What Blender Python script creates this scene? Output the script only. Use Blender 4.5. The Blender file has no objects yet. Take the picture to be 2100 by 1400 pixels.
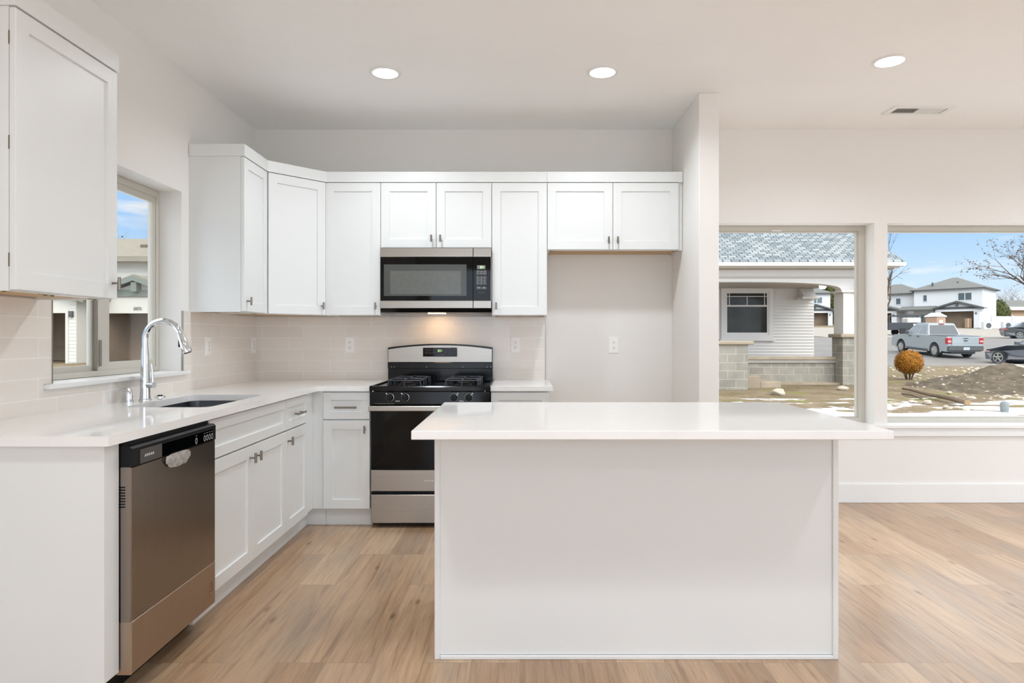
import bpy, bmesh, math, random
from mathutils import Vector, Matrix, noise
random.seed(7)
scene = bpy.context.scene
COL = scene.collection
PI = math.pi

# ------------------------------------------------------------------ camera
F_PX = 1340.0
CAM_Z = 1.2136
cam_data = bpy.data.cameras.new('camera')
cam_data.sensor_width = 36.0
cam_data.lens = F_PX / 2100.0 * 36.0
cam_data.shift_x = -16.0 / 2100.0
cam_data.shift_y = -8.0 / 2100.0
cam_data.clip_start = 0.05
cam_data.clip_end = 800
cam = bpy.data.objects.new('camera', cam_data)
cam.location = (0, 0, CAM_Z)
cam.rotation_euler = (PI / 2, 0, 0)
COL.objects.link(cam)
scene.camera = cam

# ------------------------------------------------------------------ colour management, sampling helpers
scene.view_settings.view_transform = 'Standard'
scene.view_settings.look = 'None'
scene.view_settings.gamma = 1.0
scene.view_settings.use_curve_mapping = False
scene.view_settings.exposure = 0.04
scene.cycles.use_denoising = True
scene.cycles.max_bounces = 9
scene.cycles.diffuse_bounces = 7
scene.cycles.glossy_bounces = 4
scene.cycles.transparent_max_bounces = 12
scene.cycles.transmission_bounces = 4
scene.cycles.caustics_reflective = False
scene.cycles.caustics_refractive = False
scene.cycles.sample_clamp_indirect = 6.0

# ------------------------------------------------------------------ sky
SKY_STRENGTH = 1.0
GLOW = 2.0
world = bpy.data.worlds.new('world')
scene.world = world
world.use_nodes = True
wn, wl = world.node_tree.nodes, world.node_tree.links
for n in list(wn):
    wn.remove(n)
w_out = wn.new('ShaderNodeOutputWorld')
w_bg = wn.new('ShaderNodeBackground')
w_bg.inputs['Strength'].default_value = SKY_STRENGTH
w_tc = wn.new('ShaderNodeTexCoord')
w_sep = wn.new('ShaderNodeSeparateXYZ')
w_ramp = wn.new('ShaderNodeValToRGB')
els = w_ramp.color_ramp.elements
els[0].position = 0.0
els[0].color = (0.78, 0.90, 1.0, 1)
els[1].position = 1.0
els[1].color = (2.1, 2.15, 2.2, 1)
e = els.new(0.075)
e.color = (0.63, 0.82, 1.0, 1)
e = els.new(0.16)
e.color = (0.36, 0.63, 1.0, 1)
e = els.new(0.20)
e.color = (0.42, 0.68, 1.0, 1)
e = els.new(0.27)
e.color = (1.6, 1.75, 1.9, 1)
e = els.new(0.42)
e.color = (2.6, 2.68, 2.75, 1)
w_map = wn.new('ShaderNodeMapping')
w_map.inputs['Scale'].default_value = (2.2, 2.2, 13.0)
w_map.inputs['Location'].default_value = (0.30, 0.0, 0.12)
w_noise = wn.new('ShaderNodeTexNoise')
w_noise.inputs['Scale'].default_value = 2.2
w_noise.inputs['Detail'].default_value = 5.0
w_noise.inputs['Roughness'].default_value = 0.5
w_cr = wn.new('ShaderNodeValToRGB')
w_cr.color_ramp.elements[0].position = 0.54
w_cr.color_ramp.elements[0].color = (0, 0, 0, 1)
w_cr.color_ramp.elements[1].position = 0.66
w_cr.color_ramp.elements[1].color = (0.9, 0.9, 0.9, 1)
w_mix = wn.new('ShaderNodeMix')
w_mix.data_type = 'RGBA'
w_mix.inputs['B'].default_value = (0.93, 0.95, 0.98, 1)
wl.new(w_tc.outputs['Generated'], w_sep.inputs[0])
wl.new(w_sep.outputs['Z'], w_ramp.inputs['Fac'])
wl.new(w_tc.outputs['Generated'], w_map.inputs['Vector'])
wl.new(w_map.outputs[0], w_noise.inputs['Vector'])
wl.new(w_noise.outputs['Fac'], w_cr.inputs['Fac'])
wl.new(w_cr.outputs['Color'], w_mix.inputs['Factor'])
wl.new(w_ramp.outputs['Color'], w_mix.inputs['A'])
# extra sky glow added behind the viewer to brighten surfaces facing it
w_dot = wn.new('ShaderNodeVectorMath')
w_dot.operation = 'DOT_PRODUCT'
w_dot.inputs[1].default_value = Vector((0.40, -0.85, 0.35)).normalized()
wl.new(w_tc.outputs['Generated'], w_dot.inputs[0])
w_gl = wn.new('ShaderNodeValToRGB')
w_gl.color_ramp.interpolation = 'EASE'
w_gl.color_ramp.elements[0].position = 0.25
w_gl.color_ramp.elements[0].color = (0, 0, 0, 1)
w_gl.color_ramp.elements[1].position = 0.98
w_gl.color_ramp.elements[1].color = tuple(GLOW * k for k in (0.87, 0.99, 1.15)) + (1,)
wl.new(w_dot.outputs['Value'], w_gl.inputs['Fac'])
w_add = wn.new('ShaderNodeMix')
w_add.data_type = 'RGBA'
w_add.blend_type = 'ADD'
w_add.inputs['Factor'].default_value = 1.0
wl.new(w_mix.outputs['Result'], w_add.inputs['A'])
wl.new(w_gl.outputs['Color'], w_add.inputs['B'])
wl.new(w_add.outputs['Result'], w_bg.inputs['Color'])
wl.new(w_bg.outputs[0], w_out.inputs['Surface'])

# ------------------------------------------------------------------ sun (hazy, behind the viewer's right shoulder)
sun_data = bpy.data.lights.new('sun', 'SUN')
sun_data.energy = 0.9
sun_data.angle = math.radians(25)
sun_data.color = (1.0, 0.90, 0.76)
sun = bpy.data.objects.new('sun', sun_data)
sun.rotation_euler = Vector((-0.45, 0.70, -0.55)).to_track_quat('-Z', 'Y').to_euler()
sun.location = (20, -20, 30)
COL.objects.link(sun)

LAMP_W = 9.4           # watts of each recessed ceiling lamp
HOOD_L = 26.0           # radiance of the cooktop lamp under the microwave

# ------------------------------------------------------------------ mesh helpers
class MB:
    def __init__(s, M=None):
        s.bm = bmesh.new()
        s.M = M

    def v(s, co):
        return s.bm.verts.new(Vector(co))

    def face(s, vs):
        try:
            return s.bm.faces.new(vs)
        except ValueError:
            return None

    def quadpts(s, pts):
        return s.face([s.v(p) for p in pts])

    def box(s, x0, x1, y0, y1, z0, z1, b=0.0, seg=1):
        p = [(x0, y0, z0), (x1, y0, z0), (x1, y1, z0), (x0, y1, z0), (x0, y0, z1), (x1, y0, z1), (x1, y1, z1), (x0, y1, z1)]
        vs = [s.v(q) for q in p]
        fs = [s.face([vs[i] for i in f]) for f in ((0, 3, 2, 1), (4, 5, 6, 7), (0, 1, 5, 4), (1, 2, 6, 5), (2, 3, 7, 6), (3, 0, 4, 7))]
        if b > 0:
            es = list({e for f in fs for e in f.edges})
            bmesh.ops.bevel(s.bm, geom=es, offset=b, segments=seg, affect='EDGES', profile=0.5)
        return s

    def rings(s, ringlist, cap0=True, cap1=True, closed=True):
        rv = [[s.v(p) for p in r] for r in ringlist]
        n = len(rv[0])
        for a, b in zip(rv[:-1], rv[1:]):
            for i in range(n if closed else n - 1):
                j = (i + 1) % n
                s.face([a[i], a[j], b[j], b[i]])
        if cap0:
            s.face(list(reversed(rv[0])))
        if cap1:
            s.face(rv[-1])
        return s

    def cyl(s, a, b, r, r2=None, n=16, cap=True):
        a, b = Vector(a), Vector(b)
        r2 = r if r2 is None else r2
        d = (b - a).normalized()
        up = Vector((0, 0, 1)) if abs(d.z) < 0.9 else Vector((1, 0, 0))
        u = d.cross(up).normalized()
        w = d.cross(u)
        R = []
        for c, rr in ((a, r), (b, r2)):
            R.append([c + u * rr * math.cos(2 * PI * i / n) + w * rr * math.sin(2 * PI * i / n) for i in range(n)])
        return s.rings(R, cap, cap)

    def tube(s, pts, r, n=10, cap=True):
        pts = [Vector(p) for p in pts]
        rs = r if isinstance(r, (list, tuple)) else [r] * len(pts)
        R = []
        u = None
        for i, p in enumerate(pts):
            d = (pts[min(i + 1, len(pts) - 1)] - pts[max(i - 1, 0)]).normalized()
            if u is None:
                up = Vector((0, 0, 1)) if abs(d.z) < 0.9 else Vector((1, 0, 0))
                u = d.cross(up).normalized()
            u = (u - d * u.dot(d)).normalized()
            w = d.cross(u)
            R.append([p + (u * math.cos(2 * PI * k / n) + w * math.sin(2 * PI * k / n)) * rs[i] for k in range(n)])
        return s.rings(R, cap, cap)

    def lathe(s, prof, c, axis='z', n=24, cap0=True, cap1=True):
        c = Vector(c)
        R = []
        for r, h in prof:
            ring = []
            for i in range(n):
                a = 2 * PI * i / n
                x, y = r * math.cos(a), r * math.sin(a)
                ring.append(c + (Vector((x, y, h)) if axis == 'z' else Vector((h, x, y)) if axis == 'x' else Vector((x, h, y))))
            R.append(ring)
        return s.rings(R, cap0, cap1)

    def prism(s, pts, axis, a, b):
        def P(p, t):
            return (t, p[0], p[1]) if axis == 'x' else (p[0], t, p[1]) if axis == 'y' else (p[0], p[1], t)
        return s.rings([[P(p, a) for p in pts], [P(p, b) for p in pts]])

    def panel(s, O, u, v, n, w, h, rings):
        """stack of rectangles (inset, depth along n) from O spanning w along u and h along v, capped at both ends"""
        O, u, v, n = Vector(O), Vector(u), Vector(v), Vector(n)
        R = []
        for ins, d in rings:
            R.append([O + u * ins + v * ins + n * d, O + u * (w - ins) + v * ins + n * d,
                      O + u * (w - ins) + v * (h - ins) + n * d, O + u * ins + v * (h - ins) + n * d])
        return s.rings(R)

    def frame(s, O, u, v, n, w, h, wl, wr, wb, wt, d0, d1):
        """rectangular ring (picture-frame) of bar widths wl, wr, wb, wt from depth d0 to d1"""
        O, u, v, n = Vector(O), Vector(u), Vector(v), Vector(n)
        def rect(a, b, c, d, t):
            return [O + u * a + v * c + n * t, O + u * b + v * c + n * t, O + u * b + v * d + n * t, O + u * a + v * d + n * t]
        o0, o1 = rect(0, w, 0, h, d0), rect(0, w, 0, h, d1)
        i0, i1 = rect(wl, w - wr, wb, h - wt, d0), rect(wl, w - wr, wb, h - wt, d1)
        R = [[s.v(p) for p in r] for r in (o0, o1, i1, i0)]
        for a, b in ((0, 1), (1, 2), (2, 3), (3, 0)):
            for i in range(4):
                j = (i + 1) % 4
                s.face([R[a][i], R[a][j], R[b][j], R[b][i]])
        return s

    def blob(s, c, r, sq=(1, 1, 1), amp=0.2, freq=1.5, sub=2, seed=0.0):
        b2 = bmesh.new()
        bmesh.ops.create_icosphere(b2, subdivisions=sub, radius=1.0)
        for v in b2.verts:
            k = 1.0 + amp * noise.noise(v.co * freq + Vector((seed, seed * 1.7, seed * 0.3)))
            v.co = Vector((v.co.x * sq[0], v.co.y * sq[1], v.co.z * sq[2])) * k * r + Vector(c)
        s.merge(b2)
        return s

    def merge(s, b2):
        mp = {}
        for v in b2.verts:
            mp[v] = s.bm.verts.new(v.co)
        for f in b2.faces:
            s.face([mp[v] for v in f.verts])
        b2.free()


def thing(name, label, cat, loc=(0, 0, 0), rz=0.0, group=None, kind=None):
    o = bpy.data.objects.new(name, None)
    o.empty_display_size = 0.1
    o.location = loc
    o.rotation_euler = (0, 0, rz)
    COL.objects.link(o)
    o['label'] = label
    o['category'] = cat
    if group:
        o['group'] = group
    if kind:
        o['kind'] = kind
    return o


def root_matrix(o):
    while o.parent:
        o = o.parent
    return Matrix.Translation(o.location) @ o.rotation_euler.to_matrix().to_4x4()


def make_mesh(name, mb, mat, smooth=None):
    bm = mb.bm if isinstance(mb, MB) else mb
    if isinstance(mb, MB) and mb.M is not None:
        bmesh.ops.transform(bm, matrix=mb.M, verts=bm.verts)
    bmesh.ops.recalc_face_normals(bm, faces=bm.faces)
    me = bpy.data.meshes.new(name)
    bm.to_mesh(me)
    bm.free()
    me.materials.append(mat)
    if smooth is not None:
        me.shade_smooth()
        me.set_sharp_from_angle(angle=math.radians(smooth))
    return me


def part(name, mb, mat, parent, smooth=None, local=False, label=None, kind=None):
    me = make_mesh(name, mb, mat, smooth)
    if not local:
        me.transform(root_matrix(parent).inverted())
    o = bpy.data.objects.new(name, me)
    COL.objects.link(o)
    o.parent = parent
    if label:
        o['label'] = label
    if kind:
        o['kind'] = kind
    return o


def single(name, mb, mat, label, cat, smooth=None, loc=None, group=None, kind=None):
    """a thing that is one mesh; geometry given in world coordinates, origin moved to loc"""
    me = make_mesh(name, mb, mat, smooth)
    o = bpy.data.objects.new(name, me)
    if loc is not None:
        me.transform(Matrix.Translation(-Vector(loc)))
        o.location = loc
    COL.objects.link(o)
    o['label'] = label
    o['category'] = cat
    if group:
        o['group'] = group
    if kind:
        o['kind'] = kind
    return o


def text_bm(body, size, M, extrude=0.0006, spacing=1.0):
    cu = bpy.data.curves.new('lettering', 'FONT')
    cu.body = body
    cu.size = size
    cu.extrude = extrude
    cu.align_x = 'CENTER'
    cu.align_y = 'CENTER'
    cu.space_character = spacing
    ob = bpy.data.objects.new('lettering', cu)
    COL.objects.link(ob)
    dg = bpy.context.evaluated_depsgraph_get()
    me = bpy.data.meshes.new_from_object(ob.evaluated_get(dg))
    bpy.data.objects.remove(ob)
    me.transform(M)
    bm = bmesh.new()
    bm.from_mesh(me)
    bpy.data.meshes.remove(me)
    return bm


def basis(O, u, v):
    u, v = Vector(u).normalized(), Vector(v).normalized()
    n = u.cross(v)
    return Matrix(((u.x, v.x, n.x, O[0]), (u.y, v.y, n.y, O[1]), (u.z, v.z, n.z, O[2]), (0, 0, 0, 1)))


# ------------------------------------------------------------------ materials (all procedural)
MATS = {}

def rgb(c):
    """sRGB 0-255 to linear"""
    r = []
    for x in c:
        x /= 255.0
        r.append(x / 12.92 if x <= 0.04045 else ((x + 0.055) / 1.055) ** 2.4)
    return (*r, 1.0)


def new_mat(name):
    m = bpy.data.materials.new(name)
    m.use_nodes = True
    nt = m.node_tree
    b = nt.nodes['Principled BSDF']
    MATS[name] = m
    return m, nt, b


def obj_coords(nt, axes=None, scale=(1, 1, 1)):
    tc = nt.nodes.new('ShaderNodeTexCoord')
    src = tc.outputs['Object']
    if axes:
        sep = nt.nodes.new('ShaderNodeSeparateXYZ')
        nt.links.new(src, sep.inputs[0])
        comb = nt.nodes.new('ShaderNodeCombineXYZ')
        for k, a in enumerate(axes):
            if a == 's':
                ad = nt.nodes.new('ShaderNodeMath')
                ad.operation = 'ADD'
                nt.links.new(sep.outputs['X'], ad.inputs[0])
                nt.links.new(sep.outputs['Y'], ad.inputs[1])
                nt.links.new(ad.outputs[0], comb.inputs[k])
            elif a != '0':
                nt.links.new(sep.outputs[a.upper()], comb.inputs[k])
        src = comb.outputs[0]
    mp = nt.nodes.new('ShaderNodeMapping')
    mp.inputs['Scale'].default_value = scale
    nt.links.new(src, mp.inputs['Vector'])
    return mp.outputs[0]


def noise_node(nt, vec, scale, detail=3.0, rough=0.5):
    n = nt.nodes.new('ShaderNodeTexNoise')
    n.inputs['Scale'].default_value = scale
    n.inputs['Detail'].default_value = detail
    n.inputs['Roughness'].default_value = rough
    nt.links.new(vec, n.inputs['Vector'])
    return n.outputs['Fac']


def ramp(nt, fac, stops):
    r = nt.nodes.new('ShaderNodeValToRGB')
    el = r.color_ramp.elements
    el[0].position, el[0].color = stops[0]
    el[1].position, el[1].color = stops[-1]
    for p, c in stops[1:-1]:
        x = el.new(p)
        x.color = c
    nt.links.new(fac, r.inputs['Fac'])
    return r.outputs['Color']


def mix(nt, fac, a, b, mode='MIX'):
    m = nt.nodes.new('ShaderNodeMix')
    m.data_type = 'RGBA'
    m.blend_type = mode
    for key, val in (('Factor', fac), ('A', a), ('B', b)):
        if isinstance(val, (int, float)):
            m.inputs[key].default_value = val
        elif isinstance(val, tuple):
            m.inputs[key].default_value = val
        else:
            nt.links.new(val, m.inputs[key])
    return m.outputs['Result']


def bump(nt, b, height, strength=0.2, dist=0.01):
    bp = nt.nodes.new('ShaderNodeBump')
    bp.inputs['Strength'].default_value = strength
    bp.inputs['Distance'].default_value = dist
    nt.links.new(height, bp.inputs['Height'])
    nt.links.new(bp.outputs[0], b.inputs['Normal'])


def plain(name, col, rough=0.5, metal=0.0, var=0.03, nscale=6.0, bumpiness=0.0, bscale=60.0, spec=0.5, stretch=(1, 1, 1), coat=0.0):
    m, nt, b = new_mat(name)
    vec = obj_coords(nt, scale=stretch)
    f = noise_node(nt, vec, nscale, 3.0)
    c = rgb(col)
    lo = tuple(x * (1 - var) for x in c[:3]) + (1,)
    hi = tuple(min(1, x * (1 + var)) for x in c[:3]) + (1,)
    nt.links.new(ramp(nt, f, [(0.3, lo), (0.7, hi)]), b.inputs['Base Color'])
    b.inputs['Roughness'].default_value = rough
    b.inputs['Metallic'].default_value = metal
    b.inputs['Specular IOR Level'].default_value = spec
    if coat:
        b.inputs['Coat Weight'].default_value = coat
        b.inputs['Coat Roughness'].default_value = 0.08
    if bumpiness > 0:
        bump(nt, b, noise_node(nt, vec, bscale, 4.0), bumpiness, 0.004)
    return m


def brick(name, c1, c2, cm, bw, bh, ms, axes, rough=0.4, offset=0.5, freq=2, bump_s=0.3, wav=0.0, wscale=14.0, dirt=0.0, dscale=4.0, spec=0.5, shift=(0, 0, 0), smooth=0.1):
    m, nt, b = new_mat(name)
    vec = obj_coords(nt, axes)
    vec.node.inputs['Location'].default_value = shift
    t = nt.nodes.new('ShaderNodeTexBrick')
    t.offset = offset
    t.offset_frequency = freq
    t.inputs['Scale'].default_value = 1.0
    t.inputs['Color1'].default_value = rgb(c1)
    t.inputs['Color2'].default_value = rgb(c2)
    t.inputs['Mortar'].default_value = rgb(cm)
    t.inputs['Mortar Size'].default_value = ms
    t.inputs['Mortar Smooth'].default_value = smooth
    t.inputs['Brick Width'].default_value = bw
    t.inputs['Row Height'].default_value = bh
    nt.links.new(vec, t.inputs['Vector'])
    col = t.outputs['Color']
    if dirt > 0:
        f = noise_node(nt, vec, dscale, 5.0, 0.6)
        col = mix(nt, dirt, col, ramp(nt, f, [(0.3, (0.25, 0.25, 0.25, 1)), (0.7, (1, 1, 1, 1))]), 'MULTIPLY')
    nt.links.new(col, b.inputs['Base Color'])
    b.inputs['Roughness'].default_value = rough
    b.inputs['Specular IOR Level'].default_value = spec
    inv = nt.nodes.new('ShaderNodeMath')
    inv.operation = 'SUBTRACT'
    inv.inputs[0].default_value = 1.0
    nt.links.new(t.outputs['Fac'], inv.inputs[1])
    h = inv.outputs[0]
    if wav > 0:
        mm = nt.nodes.new('ShaderNodeMath')
        mm.operation = 'MULTIPLY_ADD'
        nt.links.new(noise_node(nt, vec, wscale, 2.0), mm.inputs[0])
        mm.inputs[1].default_value = wav
        nt.links.new(h, mm.inputs[2])
        h = mm.outputs[0]
    bump(nt, b, h, bump_s, 0.006 if wav else 0.01)
    return m


def brushed(name, col, rough=0.3, axis='z', var=0.05, metal=1.0):
    m, nt, b = new_mat(name)
    st = {'z': (160, 160, 2), 'x': (2, 160, 160), 'y': (160, 2, 160)}[axis]
    vec = obj_coords(nt, scale=st)
    f = noise_node(nt, vec, 3.0, 2.0)
    c = rgb(col)
    lo = tuple(x * (1 - var) for x in c[:3]) + (1,)
    hi = tuple(min(1, x * (1 + var)) for x in c[:3]) + (1,)
    nt.links.new(ramp(nt, f, [(0.3, lo), (0.7, hi)]), b.inputs['Base Color'])
    b.inputs['Metallic'].default_value = metal
    b.inputs['Roughness'].default_value = rough
    bump(nt, b, f, 0.04, 0.001)
    return m


def emit(name, col, strength):
    m, nt, b = new_mat(name)
    b.inputs['Base Color'].default_value = (0.8, 0.8, 0.8, 1)
    b.inputs['Emission Color'].default_value = (*col, 1)
    b.inputs['Emission Strength'].default_value = strength
    return m


def glass(name, tint=(1, 1, 1), refl=0.06):
    m, nt, b = new_mat(name)
    nt.nodes.remove(b)
    out = nt.nodes['Material Output']
    tr = nt.nodes.new('ShaderNodeBsdfTransparent')
    tr.inputs['Color'].default_value = (*tint, 1)
    gl = nt.nodes.new('ShaderNodeBsdfGlossy')
    gl.inputs['Roughness'].default_value = 0.01
    fr = nt.nodes.new('ShaderNodeLayerWeight')
    fr.inputs['Blend'].default_value = 0.12
    mp = nt.nodes.new('ShaderNodeMath')
    mp.operation = 'MULTIPLY'
    mp.inputs[1].default_value = 0.6
    nt.links.new(fr.outputs['Fresnel'], mp.inputs[0])
    mx = nt.nodes.new('ShaderNodeMixShader')
    nt.links.new(mp.outputs[0], mx.inputs['Fac'])
    nt.links.new(tr.outputs[0], mx.inputs[1])
    nt.links.new(gl.outputs[0], mx.inputs[2])
    nt.links.new(mx.outputs[0], out.inputs['Surface'])
    return m


M_WALL = plain('wall_paint', (232, 230, 226), 0.75, var=0.012, nscale=1.2, bumpiness=0.06, bscale=160, spec=0.3)
M_CEIL = plain('ceiling_paint', (243, 243, 242), 0.85, var=0.012, nscale=2.0, bumpiness=0.10, bscale=90, spec=0.2)
M_TRIM = plain('trim_paint', (232, 233, 231), 0.4, var=0.008)
M_CAB = plain('cabinet_paint', (226, 228, 227), 0.34, var=0.006, nscale=3.0)
M_RAW = plain('raw_plywood', (196, 164, 124), 0.6, var=0.12, nscale=9.0, stretch=(1, 8, 1))
M_BRACKET = plain('bracket_metal', (112, 98, 62), 0.4, metal=0.8)
M_QUARTZ = plain('quartz', (238, 237, 235), 0.06, var=0.012, nscale=22.0)
M_STEEL = brushed('brushed_steel', (176, 170, 162), 0.30, 'x')
M_STEELV = brushed('brushed_steel_vertical', (152, 142, 133), 0.26, 'z')
M_STEELF = brushed('filmed_steel', (178, 160, 142), 0.42, 'z')
M_BASIN = brushed('basin_steel', (112, 114, 116), 0.28, 'y')
M_CHROME = plain('chrome', (225, 228, 232), 0.06, metal=1.0, var=0.01)
M_NICKEL = plain('nickel', (140, 132, 122), 0.3, metal=1.0, var=0.03)
M_BLACK = plain('black_enamel', (7, 8, 10), 0.14, var=0.1, spec=0.3)
M_BLACKM = plain('black_plastic', (17, 17, 19), 0.35, var=0.08, spec=0.25)
M_BGLASS = plain('black_glass', (3, 4, 5), 0.04, var=0.05, spec=0.25)
M_GREYSCREEN = plain('door_screen', (80, 82, 80), 0.12, var=0.04, spec=0.25)
M_GREYSCREEN2 = plain('door_screen_inner', (96, 98, 94), 0.2, var=0.05, nscale=40)
M_IRON = plain('cast_iron', (48, 52, 60), 0.38, var=0.12, nscale=30)
M_KEY = plain('key_print', (168, 168, 170), 0.5, var=0.05)
M_DIM = plain('key_print_dim', (96, 96, 100), 0.5, var=0.05)
M_WPRINT = plain('white_print', (228, 228, 228), 0.5, var=0.02)
M_GREEN = emit('green_digits', (0.45, 1.0, 0.12), 1.1)
M_LCD = plain('lcd_panel', (112, 116, 108), 0.2, var=0.03)
M_LAMP = emit('lamp_lens', (0.97, 1.0, 1.03), 9.0)
M_HOOD = emit('cooktop_lamp', (1.0, 0.62, 0.30), HOOD_L)
M_PLATE = plain('outlet_plate', (240, 238, 235), 0.35, var=0.01)
M_DARK = plain('dark_slot', (38, 36, 34), 0.7, var=0.1)
M_FRAME = plain('almond_vinyl', (200, 196, 186), 0.45, var=0.02)
M_FRAMEG = plain('sash_gasket', (140, 134, 124), 0.6, var=0.05)
M_GLASS = glass('window_glass', (0.985, 0.995, 0.99))
M_VENT = plain('vent_dark', (92, 94, 92), 0.8, var=0.05)
M_BAG = plain('clear_plastic_bag', (206, 202, 196), 0.15, var=0.3, nscale=40.0, bumpiness=1.0, bscale=45)
M_BAG.node_tree.nodes['Principled BSDF'].inputs['Alpha'].default_value = 0.45
M_EDGE = plain('tile_edge_metal', (150, 146, 140), 0.35, metal=0.6, var=0.03)
M_TILE = brick('wall_tile', (231, 225, 217), (226, 219, 211), (240, 237, 232), 0.302, 0.0826, 0.0022, 's z0'.replace(' ', ''), rough=0.10,
               offset=0.35, freq=2, bump_s=0.35, wav=0.9, wscale=11.0, shift=(0.11, -0.078, 0))
M_BADGE = plain('oval_badge', (150, 118, 92), 0.4, var=0.03)
M_BADGED = plain('oval_badge_print', (84, 58, 40), 0.5, var=0.03)


def floor_material():
    m, nt, b = new_mat('oak_planks')
    vec = obj_coords(nt, 'yx0')
    t = nt.nodes.new('ShaderNodeTexBrick')
    t.offset = 0.37
    t.offset_frequency = 3
    t.inputs['Scale'].default_value = 1.0
    t.inputs['Color1'].default_value = (0, 0, 0, 1)
    t.inputs['Color2'].default_value = (1, 1, 1, 1)
    t.inputs['Mortar'].default_value = (0.5, 0.5, 0.5, 1)
    t.inputs['Mortar Size'].default_value = 0.0012
    t.inputs['Mortar Smooth'].default_value = 0.3
    t.inputs['Brick Width'].default_value = 1.22
    t.inputs['Row Height'].default_value = 0.181
    nt.links.new(vec, t.inputs['Vector'])
    base = ramp(nt, t.outputs['Color'], [(0.0, rgb((166, 134, 103))), (0.5, rgb((183, 152, 121))), (1.0, rgb((199, 170, 139)))])
    # grain: noise stretched along the plank, shifted per plank
    comb = nt.nodes.new('ShaderNodeVectorMath')
    comb.operation = 'MULTIPLY_ADD'
    nt.links.new(t.outputs['Color'], comb.inputs[0])
    comb.inputs[1].default_value = (7.0, 3.0, 5.0)
    nt.links.new(vec, comb.inputs[2])
    mp = nt.nodes.new('ShaderNodeMapping')
    mp.inputs['Scale'].default_value = (1.3, 22.0, 1.0)
    nt.links.new(comb.outputs[0], mp.inputs['Vector'])
    n1 = nt.nodes.new('ShaderNodeTexNoise')
    n1.inputs['Scale'].default_value = 2.0
    n1.inputs['Detail'].default_value = 9.0
    n1.inputs['Roughness'].default_value = 0.62
    n1.inputs['Distortion'].default_value = 0.5
    nt.links.new(mp.outputs[0], n1.inputs['Vector'])
    g = ramp(nt, n1.outputs['Fac'], [(0.28, (0.45, 0.38, 0.32, 1)), (0.45, (0.86, 0.83, 0.80, 1)), (0.58, (0.98, 0.97, 0.95, 1)), (0.72, (1.14, 1.12, 1.08, 1))])
    c = mix(nt, 0.85, base, g, 'MULTIPLY')
    # fine pores
    mpf = nt.nodes.new('ShaderNodeMapping')
    mpf.inputs['Scale'].default_value = (5.0, 120.0, 1.0)
    nt.links.new(comb.outputs[0], mpf.inputs['Vector'])
    ff = noise_node(nt, mpf.outputs[0], 1.5, 4.0, 0.6)
    c = mix(nt, 0.6, c, ramp(nt, ff, [(0.32, (0.72, 0.68, 0.64, 1)), (0.5, (1, 1, 1, 1)), (0.7, (1.08, 1.08, 1.07, 1))]), 'MULTIPLY')
    # grey cloudy tone
    mp2 = nt.nodes.new('ShaderNodeMapping')
    mp2.inputs['Scale'].default_value = (0.9, 4.0, 1.0)
    nt.links.new(comb.outputs[0], mp2.inputs['Vector'])
    f2 = noise_node(nt, mp2.outputs[0], 1.6, 3.0)
    c = mix(nt, ramp(nt, f2, [(0.5, (0, 0, 0, 1)), (0.75, (0.55, 0.55, 0.55, 1))]), c, rgb((142, 128, 113)))
    # knots
    vor = nt.nodes.new('ShaderNodeTexVoronoi')
    vor.inputs['Scale'].default_value = 1.0
    vor.voronoi_dimensions = '2D'
    mp3 = nt.nodes.new('ShaderNodeMapping')
    mp3.inputs['Scale'].default_value = (1.0, 3.0, 1.0)
    nt.links.new(comb.outputs[0], mp3.inputs['Vector'])
    nt.links.new(mp3.outputs[0], vor.inputs['Vector'])
    kn = ramp(nt, vor.outputs['Distance'], [(0.008, (0.75, 0.75, 0.75, 1)), (0.045, (0, 0, 0, 1))])
    c = mix(nt, kn, c, rgb((104, 78, 56)))
    # seams
    c = mix(nt, t.outputs['Fac'], c, rgb((138, 112, 88)))
    nt.links.new(c, b.inputs['Base Color'])
    b.inputs['Roughness'].default_value = 0.30
    b.inputs['Specular IOR Level'].default_value = 0.5
    b.inputs['Specular IOR Level'].default_value = 0.75
    bump(nt, b, n1.outputs['Fac'], 0.05, 0.003)
    return m

M_FLOOR = floor_material()
M_TILE.node_tree.nodes['Mapping'].inputs['Location'].default_value = (0.11, 0.0254, 0)
# ================================================================== ROOM SHELL
XL, XR = -1.946, 5.60          # side walls
YB, YF = 4.811, -3.40          # far wall, wall behind the viewer
H = 2.743
WT = 0.185                      # exterior wall thickness
W1 = (2.705, 3.757, 1.022, 2.052)       # left window: y0 y1 z0 z1
W2 = (1.39, 2.610, 0.572, 2.057)        # far windows: x0 x1 z0 z1
W3 = (2.707, 4.180, 0.572, 2.057)

mb = MB().box(XL - WT, XR + WT, YF - WT, YB + WT, -0.12, 0.0)
single('floor', mb, M_FLOOR, 'warm oak plank floor of the whole kitchen and dining area', 'floor', kind='structure')
mb = MB().box(XL - WT - 0.45, XR + WT + 0.45, YF - WT - 0.45, YB + WT + 0.45, H, H + 0.2)
single('ceiling', mb, M_CEIL, 'smooth white painted ceiling over the whole room', 'ceiling', kind='structure')


def wall_x(name, x0, x1, ya, yb, holes, label):
    mb = MB()
    ys = ya
    for (h0, h1, z0, z1) in holes:
        mb.box(x0, x1, ys, h0, 0, H)
        mb.box(x0, x1, h0, h1, 0, z0)
        mb.box(x0, x1, h0, h1, z1, H)
        ys = h1
    mb.box(x0, x1, ys, yb, 0, H)
    return single(name, mb, M_WALL, label, 'wall', kind='structure')


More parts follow.
